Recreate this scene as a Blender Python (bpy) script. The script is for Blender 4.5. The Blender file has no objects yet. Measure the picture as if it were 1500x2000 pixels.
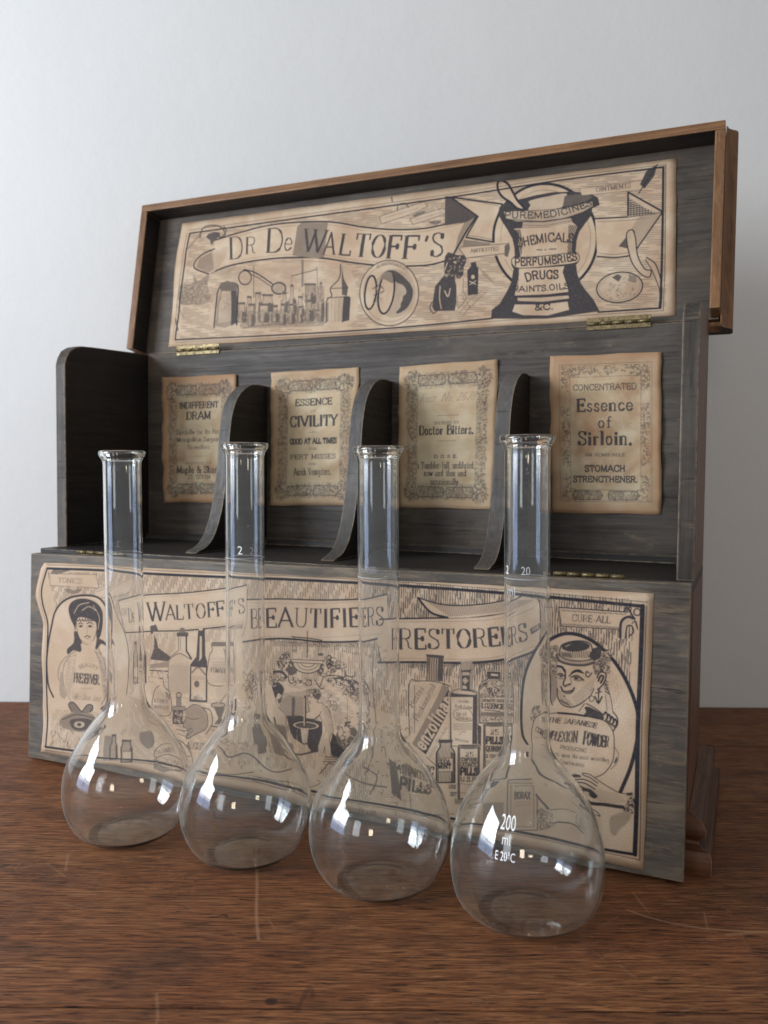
import bpy, bmesh, math, random
import numpy as np
from mathutils import Vector, Matrix
PI = math.pi; R = math.radians; MM = .001
scene = bpy.context.scene
COL = scene.collection
rnd = random.Random(7)

# ------------------------------------------------------------------ camera (millimetres; box front-left corner is the origin)
YAW, PITCH, ROLL = .41101, .04495, .00807
CX, CY, CZ = 516.04, -485.85, 227.85
Fw = Vector((-math.sin(YAW)*math.cos(PITCH), math.cos(YAW)*math.cos(PITCH), -math.sin(PITCH)))
Rt = Vector((math.cos(YAW), math.sin(YAW), 0)); Up = Rt.cross(Fw)
Rt2 = math.cos(ROLL)*Rt+math.sin(ROLL)*Up; Up2 = -math.sin(ROLL)*Rt+math.cos(ROLL)*Up
Rh = Vector((math.cos(YAW), math.sin(YAW), 0)); Fh = Vector((-math.sin(YAW), math.cos(YAW), 0))
def place(x, y, z):            # metres in the box frame from "right of / in front of the viewer" millimetres
    return (Vector((CX, CY, 0))+Rh*x+Fh*y+Vector((0, 0, z)))*MM
cam_data = bpy.data.cameras.new('camera'); cam = bpy.data.objects.new('camera', cam_data); COL.objects.link(cam)
M = Matrix((Rt2, Up2, -Fw)).transposed().to_4x4(); M.translation = Vector((CX, CY, CZ))*MM
cam.matrix_world = M
cam_data.sensor_fit = 'VERTICAL'; cam_data.sensor_height = 24.; cam_data.lens = 24.*1615/2000
cam_data.clip_start = .02; cam_data.clip_end = 50
cam_data.dof.use_dof = True; cam_data.dof.focus_distance = .47; cam_data.dof.aperture_fstop = 9.
scene.camera = cam

# ------------------------------------------------------------------ light: two window sashes on the left, one far window, room light
world = bpy.data.worlds.new('World'); scene.world = world; world.use_nodes = True
bg = world.node_tree.nodes['Background']; bg.inputs[0].default_value = (1., .985, .995, 1); bg.inputs[1].default_value = .385
def lamp(name, pos, aim, sx, sy, rad, col, bars=False):
    d = bpy.data.lights.new(name, 'AREA'); d.shape = 'RECTANGLE'; d.size = sx; d.size_y = sy; d.energy = rad*PI*sx*sy; d.color = col
    if bars:                       # a sash: brighter sky above, dimmer garden below, thin glazing bars
        d.use_nodes = True; t = d.node_tree; em = t.nodes['Emission']; g = t.nodes.new('ShaderNodeNewGeometry'); sp = t.nodes.new('ShaderNodeSeparateXYZ'); t.links.new(g.outputs['Parametric'], sp.inputs[0])
        def mth(op, a, b):
            m = t.nodes.new('ShaderNodeMath'); m.operation = op
            for k, v in ((0, a), (1, b)):
                if isinstance(v, float): m.inputs[k].default_value = v
                else: t.links.new(v, m.inputs[k])
            return m.outputs[0]
        fr = mth('ABSOLUTE', mth('SUBTRACT', mth('FRACT', mth('MULTIPLY', sp.outputs[1], 3.), 0.), .5), 0.)
        bar = mth('ADD', mth('MULTIPLY', mth('LESS_THAN', fr, .47), .9), .1)
        rp = t.nodes.new('ShaderNodeValToRGB'); t.links.new(sp.outputs[1], rp.inputs[0]); e = rp.color_ramp.elements; e[0].color = (.12, .15, .22, 1); e[1].color = (1.12, 1.14, 1.17, 1); e[0].position = .20; e[1].position = .48
        t.links.new(rp.outputs[0], em.inputs[0]); t.links.new(bar, em.inputs[1])
    o = bpy.data.objects.new(name, d); COL.objects.link(o); p = place(*pos)
    z = (p-place(*aim)).normalized(); x = Vector((0, 0, 1)).cross(z).normalized(); y = z.cross(x)
    m = Matrix((x, y, z)).transposed().to_4x4(); m.translation = p; o.matrix_world = m
W_L = 18.5
lamp('window_light', (-1350, 158, 430), (0, 158, 430), .34, .88, W_L, (.90, .95, 1.), True)
lamp('window_light', (-1350, -204, 430), (0, -204, 430), .34, .88, W_L, (.90, .95, 1.), True)
lamp('far_window_light', (-1250, -1150, 480), (0, 450, 100), .42, .75, 4., (.86, .93, 1.))
lamp('warm_room_light', (-620, -2000, 450), (0, 450, 100), .30, .36, 12., (1., .84, .62))
scene.view_settings.view_transform = 'Standard'; scene.view_settings.look = 'None'
scene.view_settings.exposure = .09; scene.view_settings.gamma = 1.
scene.render.engine = 'CYCLES'
cy = scene.cycles
cy.max_bounces = 28; cy.transmission_bounces = 26; cy.glossy_bounces = 10; cy.diffuse_bounces = 4; cy.transparent_max_bounces = 16
cy.caustics_refractive = True; cy.caustics_reflective = False; cy.blur_glossy = .3; cy.use_denoising = True; cy.sample_clamp_indirect = 24.
# ------------------------------------------------------------------ print engraver (flat print on the papers)
FR = {'a':(330,420,4.054),'b':(680,370,4.545),'c':(960,330,6.25),'B':(800,230,2.308),'A':(240,380,2.419),
      'L':(0,1000,3.847),'d':(200,1120,5.264),'e':(460,1200,5.769),'g':(770,1270,6.252),'h':(1000,1150,5.172),
      'k':(1000,1380,5.172),'M':(420,1100,3.409),'R':(740,1100,2.679),'P':(0,0,1.0)}

def smooth_curve(P, closed=False, n=7):
    P = np.asarray(P, float)
    if len(P) < 3: return P
    if closed: Q = np.vstack([P[-1], P, P[0], P[1]])
    else: Q = np.vstack([2*P[0]-P[1], P, 2*P[-1]-P[-2]])
    out = []
    for i in range(1, len(Q)-2):
        p0, p1, p2, p3 = Q[i-1], Q[i], Q[i+1], Q[i+2]
        for t in np.linspace(0, 1, n, endpoint=False):
            out.append(.5*((2*p1)+(-p0+p2)*t+(2*p0-5*p1+4*p2-p3)*t*t+(-p0+3*p1-3*p2+p3)*t**3))
    out.append(Q[-2])
    return np.array(out)

# skeleton letters: width, then strokes ('l' straight, 'c' curved), then serif spots
GL = {
'A':(.78,['l0,0 .39,1 .78,0','l.14,.34 .64,.34'],'0,0 .78,0'),
'B':(.64,['l.1,0 .1,1','c.1,1 .38,1 .54,.9 .54,.65 .38,.53 .1,.53','c.1,.53 .44,.53 .62,.4 .62,.14 .42,0 .1,0'],'.1,0 .1,1'),
'C':(.68,['c.64,.74 .56,.95 .36,1 .14,.86 .05,.5 .14,.14 .36,0 .56,.05 .66,.28','l.64,.98 .64,.72'],''),
'D':(.7,['l.1,0 .1,1','c.1,1 .4,1 .6,.84 .68,.5 .6,.16 .4,0 .1,0'],'.1,0 .1,1'),
'E':(.6,['l.1,0 .1,1','l.1,1 .56,1 .56,.8','l.1,.52 .42,.52','l.1,0 .58,0 .58,.22','l.42,.4 .42,.64'],'.1,0 .1,1'),
'F':(.58,['l.1,0 .1,1','l.1,1 .55,1 .55,.78','l.1,.52 .42,.52','l.42,.4 .42,.64'],'.1,0 .1,1'),
'G':(.72,['c.64,.74 .56,.95 .36,1 .14,.86 .05,.5 .14,.14 .36,0 .52,.04 .62,.16','l.62,.42 .62,0','l.64,.98 .64,.74'],'.62,.42'),
'H':(.74,['l.12,0 .12,1','l.62,0 .62,1','l.12,.52 .62,.52'],'.12,0 .12,1 .62,0 .62,1'),
'I':(.3,['l.15,0 .15,1'],'.15,0 .15,1'),
'J':(.45,['c.3,1 .3,.5 .3,.2 .2,0 .05,.12'],'.3,1'),
'K':(.7,['l.1,0 .1,1','l.62,1 .12,.4','l.26,.56 .64,0'],'.1,0 .1,1 .62,1 .64,0'),
'L':(.58,['l.1,0 .1,1','l.1,0 .56,0 .56,.24'],'.1,0 .1,1'),
'M':(.86,['l.1,0 .1,1','l.1,1 .43,.06','l.43,.06 .76,1','l.76,1 .76,0'],'.1,0 .1,1 .76,0 .76,1'),
'N':(.74,['l.1,0 .1,1','l.1,1 .64,0','l.64,0 .64,1'],'.1,0 .1,1 .64,1'),
'O':(.74,['o'],''),
'P':(.62,['l.1,0 .1,1','c.1,1 .4,1 .58,.9 .58,.58 .4,.46 .1,.46'],'.1,0 .1,1'),
'Q':(.74,['o','l.4,.2 .68,-.12'],''),
'R':(.68,['l.1,0 .1,1','c.1,1 .38,1 .56,.9 .56,.62 .38,.52 .1,.52','c.34,.52 .46,.36 .5,.1 .66,.02'],'.1,0 .1,1'),
'S':(.58,['c.5,.76 .42,.96 .26,1 .08,.9 .1,.68 .28,.54 .48,.4 .52,.14 .3,0 .12,.04 .06,.26','l.5,.98 .5,.74','l.06,.02 .06,.28'],''),
'T':(.66,['l.33,0 .33,1','l.04,.78 .04,1 .62,1 .62,.78'],'.33,0'),
'U':(.74,['c.12,1 .12,.6 .12,.25 .22,.04 .38,0 .54,.06 .62,.28 .62,.6 .62,1'],'.12,1 .62,1'),
'V':(.74,['l0,1 .38,0','l.38,0 .74,1'],'.02,1 .72,1'),
'W':(1.0,['l0,1 .28,0','l.28,0 .5,1','l.44,1 .72,0','l.72,0 1,1'],'.02,1 .47,1 .98,1'),
'X':(.7,['l.04,1 .64,0','l.64,1 .04,0'],'.04,0 .04,1 .64,0 .64,1'),
'Y':(.7,['l.02,1 .34,.48','l.66,1 .34,.48','l.34,.5 .34,0'],'.34,0 .04,1 .66,1'),
'Z':(.62,['l.06,.78 .06,1 .56,1 .04,0 .58,0 .58,.22'],''),
'a':(.5,['c.08,.54 .2,.64 .36,.56 .38,.4 .38,.05','c.38,.38 .16,.34 .05,.16 .14,0 .28,.03 .38,.16'],'.42,0'),
'b':(.52,['l.1,1 .1,0','c.1,.45 .26,.64 .44,.52 .46,.2 .34,0 .1,.12'],'.08,1'),
'c':(.44,['c.4,.5 .26,.64 .08,.48 .08,.16 .24,0 .4,.14'],''),
'd':(.54,['l.42,1 .42,0','c.42,.5 .24,.66 .07,.46 .07,.16 .22,-.02 .42,.14'],'.38,1 .46,0'),
'e':(.46,['c.07,.34 .4,.34 .38,.52 .24,.64 .08,.5 .06,.18 .22,0 .4,.14'],''),
'f':(.34,['c.34,.94 .24,1 .16,.84 .16,.5 .16,0','l.04,.6 .32,.6'],'.16,0'),
'g':(.5,['c.38,.52 .22,.66 .07,.48 .09,.2 .24,.12 .38,.28','c.38,.6 .38,.2 .38,-.14 .22,-.3 .06,-.18'],''),
'h':(.54,['l.1,0 .1,1','c.1,.42 .24,.64 .4,.56 .42,.4 .42,0'],'.1,0 .08,1 .42,0'),
'i':(.26,['l.13,0 .13,.6','l.13,.8 .13,.86'],'.13,0 .1,.6'),
'k':(.5,['l.1,0 .1,1','l.42,.6 .12,.24','l.22,.34 .46,0'],'.1,0 .08,1 .44,0'),
'l':(.26,['l.13,0 .13,1'],'.13,0 .1,1'),
'm':(.78,['l.1,0 .1,.6','c.1,.42 .22,.64 .36,.56 .39,.4 .39,0','c.39,.42 .5,.64 .64,.56 .68,.4 .68,0'],'.1,0 .08,.6 .39,0 .68,0'),
'n':(.54,['l.1,0 .1,.6','c.1,.42 .24,.64 .4,.56 .42,.4 .42,0'],'.1,0 .08,.6 .42,0'),
'o':(.5,['q'],''),
'p':(.52,['l.1,-.3 .1,.6','c.1,.45 .26,.64 .44,.52 .46,.2 .34,0 .1,.12'],'.1,-.3'),
'q':(.52,['l.42,-.3 .42,.6','c.42,.5 .24,.66 .07,.46 .07,.16 .22,-.02 .42,.14'],'.42,-.3'),
'r':(.42,['l.12,0 .12,.6','c.12,.4 .22,.6 .38,.54'],'.12,0 .1,.6'),
's':(.4,['c.34,.5 .22,.64 .08,.5 .14,.34 .3,.26 .34,.1 .2,-.02 .05,.12'],''),
't':(.34,['c.15,.86 .15,.4 .15,.1 .24,0 .34,.08','l.03,.6 .3,.6'],''),
'u':(.54,['c.1,.6 .1,.2 .2,0 .34,.03 .42,.2','l.42,.6 .42,0'],'.08,.6 .4,.6 .46,0'),
'v':(.46,['l.03,.6 .22,0','l.22,0 .42,.6'],'.04,.6 .42,.6'),
'w':(.66,['l.03,.6 .18,0','l.18,0 .33,.55','l.33,.55 .48,0','l.48,0 .63,.6'],'.04,.6 .62,.6'),
'x':(.46,['l.04,.6 .42,0','l.42,.6 .04,0'],''),
'y':(.46,['l.03,.6 .22,0','c.42,.6 .22,0 .14,-.24 .02,-.26'],'.04,.6 .42,.6'),
'z':(.42,['l.06,.6 .38,.6 .04,0 .4,0'],''),
'0':(.6,['O'],''),'1':(.36,['l.2,0 .2,1','l.2,1 .06,.84'],'.2,0'),
'2':(.58,['c.08,.76 .2,1 .46,.9 .46,.62 .24,.3 .06,.03','l.06,.03 .54,.03 .54,.2'],''),
'4':(.6,['l.42,0 .42,1 .04,.3 .56,.3'],'.42,0'),
'5':(.56,['l.5,1 .12,1 .1,.56','c.1,.56 .34,.64 .5,.46 .46,.12 .26,0 .06,.14'],''),
'6':(.58,['c.48,.86 .28,1 .08,.7 .08,.2 .28,0 .5,.16 .46,.5 .26,.56 .08,.36'],''),
'7':(.56,['l.06,.82 .06,1 .52,1 .24,0'],''),
'8':(.58,['c.28,.54 .1,.7 .16,.94 .42,.94 .46,.7 .28,.54 .06,.36 .12,.04 .44,.04 .5,.36 .28,.54'],''),
'&':(.74,['c.68,.5 .5,.1 .24,0 .06,.16 .14,.42 .38,.66 .4,.92 .22,1 .16,.8 .4,.36 .7,0'],''),
'.':(.2,['l.1,0 .1,.07'],''),',':(.2,['l.12,.06 .06,-.14'],''),"'":(.22,['l.14,1 .08,.72'],''),
'-':(.4,['l.06,.35 .34,.35'],''),' ':(.36,[],''),
}
GC = {}
def glyph(ch):
    if ch in GC: return GC[ch]
    w, st, sf = GL[ch]; out = []
    for s in st:
        if s in ('o', 'O', 'q'):
            cx, rx, cy, ry = {'o':(.37,.31,.5,.5),'O':(.3,.23,.5,.5),'q':(.25,.18,.31,.31)}[s]
            a = np.linspace(0, 2*PI, 25); out.append(np.c_[cx+rx*np.cos(a), cy+ry*np.sin(a)])
        else:
            P = np.array([[float(v) for v in q.split(',')] for q in s[1:].split()])
            out.append(smooth_curve(P, n=5) if s[0] == 'c' else P)
    S = [tuple(float(v) for v in q.split(',')) for q in sf.split()] if sf else []
    GC[ch] = (w, out, S); return GC[ch]

class Print:
    def __init__(s, W, H, corners=None, seed=1):
        s.W, s.H = W, H; s.k = np.zeros((H, W), np.float32); s.fr = (0, 0, 1.); s.rng = np.random.RandomState(seed)
        s.M = None; s.sc = 1.; s.bold = 1.
        if corners is not None:       # photo corners tl,tr,br,bl -> canvas
            A = []; b = []
            for (x, y), (u, v) in zip(corners, [(0,0),(W,0),(W,H),(0,H)]):
                A.append([x,y,1,0,0,0,-u*x,-u*y]); b.append(u); A.append([0,0,0,x,y,1,-v*x,-v*y]); b.append(v)
            s.M = np.append(np.linalg.solve(np.array(A, float), np.array(b, float)), 1).reshape(3, 3)
            s.sc = W/abs(corners[1][0]-corners[0][0])
    def f(s, name): s.fr = FR[name]
    def m(s, P):
        P = np.atleast_2d(np.asarray(P, float))
        if s.M is None: return P
        Q = P/s.fr[2]+[s.fr[0], s.fr[1]]
        h = np.c_[Q, np.ones(len(Q))] @ s.M.T
        return h[:, :2]/h[:, 2:]
    def seg(s, a, b, r0, r1, v, buf=None):
        K = s.k if buf is None else buf
        R = max(r0, r1)+1.5
        x0 = int(max(0, min(a[0], b[0])-R)); x1 = int(min(s.W, max(a[0], b[0])+R+1))
        y0 = int(max(0, min(a[1], b[1])-R)); y1 = int(min(s.H, max(a[1], b[1])+R+1))
        if x1 <= x0 or y1 <= y0: return
        X = np.arange(x0, x1)+.5-a[0]; Y = (np.arange(y0, y1)+.5-a[1])[:, None]
        dx, dy = b[0]-a[0], b[1]-a[1]; L = dx*dx+dy*dy+1e-9
        t = np.clip((X*dx+Y*dy)/L, 0, 1)
        d = np.sqrt((X-t*dx)**2+(Y-t*dy)**2)
        r = r0+(r1-r0)*t
        c = np.clip(r-d+.5, 0, 1)*np.minimum(1, 2*r+.15)
        if buf is None:
            sub = K[y0:y1, x0:x1]; sub += (v-sub)*c if v < .01 else np.maximum(v*c-sub, 0)*1.0
        else:
            sub = K[y0:y1, x0:x1]; np.maximum(sub, c, out=sub)
    def line(s, P, w=1., sm=True, closed=False, v=1., taper=False):
        P = smooth_curve(P, closed) if (sm and len(P) > 2) else np.asarray(list(P)+([P[0]] if closed else []), float)
        Q = s.m(P); r = max(w*s.sc/s.fr[2]/2*1.12*s.bold, .6); n = len(Q)
        for i in range(n-1):
            a0 = a1 = r
            if taper:
                a0 = r*math.sin(PI*(i+.35)/(n-.3)); a1 = r*math.sin(PI*(i+1.35)/(n-.3)) if i+1.35 < n-.3 else r*.1
            s.seg(Q[i], Q[i+1], abs(a0), abs(a1), v)
    def mask(s, P, sm=False):
        P = smooth_curve(P, True) if sm else np.asarray(P, float)
        Q = s.m(P)
        x0 = int(max(0, Q[:,0].min()-1)); x1 = int(min(s.W, Q[:,0].max()+2)); y0 = int(max(0, Q[:,1].min()-1)); y1 = int(min(s.H, Q[:,1].max()+2))
        if x1 <= x0 or y1 <= y0: return None
        acc = np.zeros((y1-y0, x1-x0), np.float32)
        X = np.arange(x0, x1)
        for oy in (.25, .75):
            Y = np.arange(y0, y1)+oy
            cr = np.zeros((y1-y0, x1-x0), np.float32)
            ins = np.zeros((y1-y0, 2, x1-x0), bool)
            for i in range(len(Q)):
                (ax, ay), (bx, by) = Q[i], Q[(i+1) % len(Q)]
                if ay == by: continue
                lo, hi = min(ay, by), max(ay, by)
                rows = np.nonzero((Y >= lo) & (Y < hi))[0]
                if len(rows) == 0: continue
                xi = ax+(Y[rows]-ay)*(bx-ax)/(by-ay)
                for q, ox in enumerate((.25, .75)):
                    ins[rows, q] ^= (X[None, :]+ox < xi[:, None])
            acc += ins.sum(1)*.25
        return x0, x1, y0, y1, acc
    def fill(s, P, v=1., sm=False):
        M = s.mask(P, sm)
        if M is None: return
        x0, x1, y0, y1, c = M; sub = s.k[y0:y1, x0:x1]; sub += (v-sub)*c
    def hatch(s, P, ang=0, sp=3., duty=.4, v=.9, sm=False, brk=0., grad=None):
        M = s.mask(P, sm)
        if M is None: return
        x0, x1, y0, y1, c = M
        a = math.radians(ang); X = np.arange(x0, x1)[None, :]+.5; Y = np.arange(y0, y1)[:, None]+.5
        u = X*math.cos(a)+Y*math.sin(a); w = -X*math.sin(a)+Y*math.cos(a)
        w = w+.5*np.sin(u*.11)+.35*np.sin(u*.037+w*.3)
        d = duty+.07
        if grad is not None: d = duty+grad*((X-x0)/max(1, x1-x0)-.5)
        ph = w/sp; fr = np.abs(ph-np.floor(ph)-.5)*2
        st = np.clip((d-fr)*sp*.6+.5, 0, 1)
        if brk:
            row = np.floor(ph).astype(int); h = (row*7919) % 97/97.
            st = st*np.clip((np.sin(u*brk+h*40)+.65+.5*np.sin(u*brk*.37+h*90))*3, 0, 1)
        cov = c*st*v; sub = s.k[y0:y1, x0:x1]; np.maximum(sub, cov, out=sub)
    def blob(s, P, v=1., n=60, r=2., er=.35):
        M = s.mask(P)                   # leafy / curly scribble inside an outline
        if M is None: return
        x0, x1, y0, y1, c = M
        for i in range(n):
            for _ in range(8):
                x = s.rng.uniform(x0, x1); y = s.rng.uniform(y0, y1)
                if c[min(int(y-y0), c.shape[0]-1), min(int(x-x0), c.shape[1]-1)] > .5: break
            else: continue
            a0 = s.rng.uniform(0, 6.3); rr = s.rng.uniform(.8, 2.2)*r; sp = s.rng.uniform(1.5, 4)
            pv = None; vv = 0. if s.rng.rand() < er else v
            for t in np.linspace(0, sp, 7):
                q = (x+rr*math.cos(a0+t), y+rr*math.sin(a0+t))
                if pv: s.seg(pv, q, r*.3, r*.3, vv)
                pv = q
    def ell(s, c, rx, ry, rot=0, a0=0, a1=360, n=40):
        a = np.radians(np.linspace(a0, a1, n)); r = math.radians(rot)
        x = rx*np.cos(a); y = ry*np.sin(a)
        return np.c_[c[0]+x*math.cos(r)-y*math.sin(r), c[1]+x*math.sin(r)+y*math.cos(r)]
    def text(s, t, path, h0, h1=None, wt=.17, thin=.045, serif=True, slant=0., v=1., sp=.1, small=None, fitw=True, block=False):
        h1 = h0 if h1 is None else h1
        P = smooth_curve(path) if len(path) > 2 else np.asarray(path, float)
        D = np.r_[0, np.cumsum(np.hypot(*np.diff(P, axis=0).T))]; L = D[-1]
        ws = []; hs = []
        for i, ch in enumerate(t):
            hh = 1.
            c = ch
            if small and ch.isalpha() and ch.islower(): c = ch.upper(); hh = small
            ws.append((glyph(c)[0]+sp)*hh); hs.append((c, hh))
        tot = sum(ws)-sp; x = 0.
        sx = L/(tot*(h0+h1)/2) if fitw else 1.
        for (c, hh), w in zip(hs, ws):
            gw, st, sf = glyph(c)
            for kind, Q in [('s', q) for q in st]+([('f', np.array([[a-.1, b], [a+.1, b]])) for a, b in sf] if serif else []):
                q = Q*[hh, hh]+[x, 0]
                dist = q[:, 0]/tot*L; hcap = h0+(h1-h0)*q[:, 0]/tot
                px = np.interp(dist, D, P[:, 0]); py = np.interp(dist, D, P[:, 1])
                eps = L*.02; dc = np.clip(dist, eps, L-eps)
                tx = np.interp(dc+eps, D, P[:, 0])-np.interp(dc-eps, D, P[:, 0]); ty = np.interp(dc+eps, D, P[:, 1])-np.interp(dc-eps, D, P[:, 1])
                n = np.hypot(tx, ty); tx, ty = tx/n, ty/n
                over = np.where(dist < 0, dist, 0)+np.where(dist > L, dist-L, 0)
                up = q[:, 1]*hcap
                px = px+tx*(over+slant*up)+ty*up; py = py+ty*(over+slant*up)-tx*up
                Cq = s.m(np.c_[px, py])
                hc = (h0+h1)/2*s.sc/s.fr[2]*hh*(1 if hh == 1 else 1.1)
                wl = None
                for i in range(len(Cq)-1):
                    dv = Q[i+1]-Q[i]; th = math.atan2(dv[1], dv[0])
                    if kind == 'f': ww = thin*(1 if not block else 1.8)
                    elif not serif and not block: ww = wt
                    else: ww = thin+(wt-thin)*abs(math.sin(th+.22 if dv[0]*dv[1] < 0 else th-.45 if abs(dv[0]) > .05 and len(Q) < 4 else th))**1.3
                    if serif and kind == 's' and len(Q) > 2 and abs(dv[1]) < .3 and abs(dv[0]) < .03: ww = (ww+2*thin)/3
                    r = max(ww*hc*.5*min(1., .5+.5*min(sx, 1.)), .32)
                    a, b = Cq[i], Cq[i+1]
                    if serif and kind == 's' and r > .8 and len(Q) < 4:
                        e = (b-a)/(np.hypot(*(b-a))+1e-6)*min(r*.85, .3*np.hypot(*(b-a)))
                        if i == 0: a = a+e
                        if i == len(Cq)-2: b = b-e
                    if len(Q) > 5: s.seg(a, b, r if wl is None else wl, r, v); wl = r
                    else: s.seg(a, b, r, r, v)
            x += w
def rrect(x0, y0, x1, y1, r=0):
    if r == 0: return [(x0,y0),(x1,y0),(x1,y1),(x0,y1)]
    out = []
    for cx, cy, a in ((x1-r,y0+r,-90),(x1-r,y1-r,0),(x0+r,y1-r,90),(x0+r,y0+r,180)):
        for t in (0, 30, 60, 90): out.append((cx+r*math.cos(math.radians(a+t)), cy+r*math.sin(math.radians(a+t))))
    return out

def bottle(p, x0, y0, x1, y1, nw=.4, nh=.35, w=1.3, dark=True, lab=None, cap=True, v=1., side=.22):
    "an engraved bottle between two corners"
    w = w*p.fr[2]
    W = x1-x0; H = y1-y0; c = (x0+x1)/2; a = W*nw/2; ys = y0+H*nh
    P = [(c-a,y0),(c+a,y0),(c+a,ys-H*.06),(x1-W*.06,ys+H*.03),(x1,ys+H*.1),(x1,y1),(x0,y1),(x0,ys+H*.1),(x0+W*.06,ys+H*.03),(c-a,ys-H*.06)]
    p.fill(P, 0.); 
    if dark:
        p.fill([(x1-W*side,ys+H*.05),(x1,ys+H*.1),(x1,y1),(x1-W*side,y1)], .85*v); p.fill([(x0,ys+H*.1),(x0+W*side*.6,ys+H*.05),(x0+W*side*.6,y1),(x0,y1)], .7*v)
        p.hatch(P, 90, 3.5, .45, .7*v)
    p.line(P, w, sm=False, closed=True, v=v)
    if cap: p.fill(rrect(c-a*1.25, y0-H*.02, c+a*1.25, y0+H*.06), .9*v)
    if lab: p.fill(rrect(x0+W*.1, y0+H*lab[0], x1-W*.1, y0+H*lab[1]), 0.); p.line(rrect(x0+W*.1, y0+H*lab[0], x1-W*.1, y0+H*lab[1]), w*.6, sm=False, closed=True, v=.8*v)
def scrib(p, x0, y0, x1, n, w=.7, v=.7, dy=6, sl=0.):
    "rows of tiny unreadable print"
    w = w*p.fr[2]
    for i in range(n):
        y = y0+i*dy; x = x0
        while x < x1:
            L = p.rng.uniform(.02, .07)*(x1-x0)+2
            p.line([(x, y+sl*(x-x0)), (min(x+L, x1), y+sl*(min(x+L, x1)-x0))], w, sm=False, v=v); x += L+p.rng.uniform(.01, .03)*(x1-x0)+1

def stitches(p, path, off=0, w=.8, n=60, v=.75):
    w = w*p.fr[2]
    P = smooth_curve(path); D = np.r_[0, np.cumsum(np.hypot(*np.diff(P, axis=0).T))]
    for i in range(n):
        d0 = D[-1]*i/n; d1 = d0+D[-1]*.5/n
        p.line([(np.interp(d, D, P[:,0]), np.interp(d, D, P[:,1])+off) for d in (d0, d1)], w, sm=False, v=v)

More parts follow.
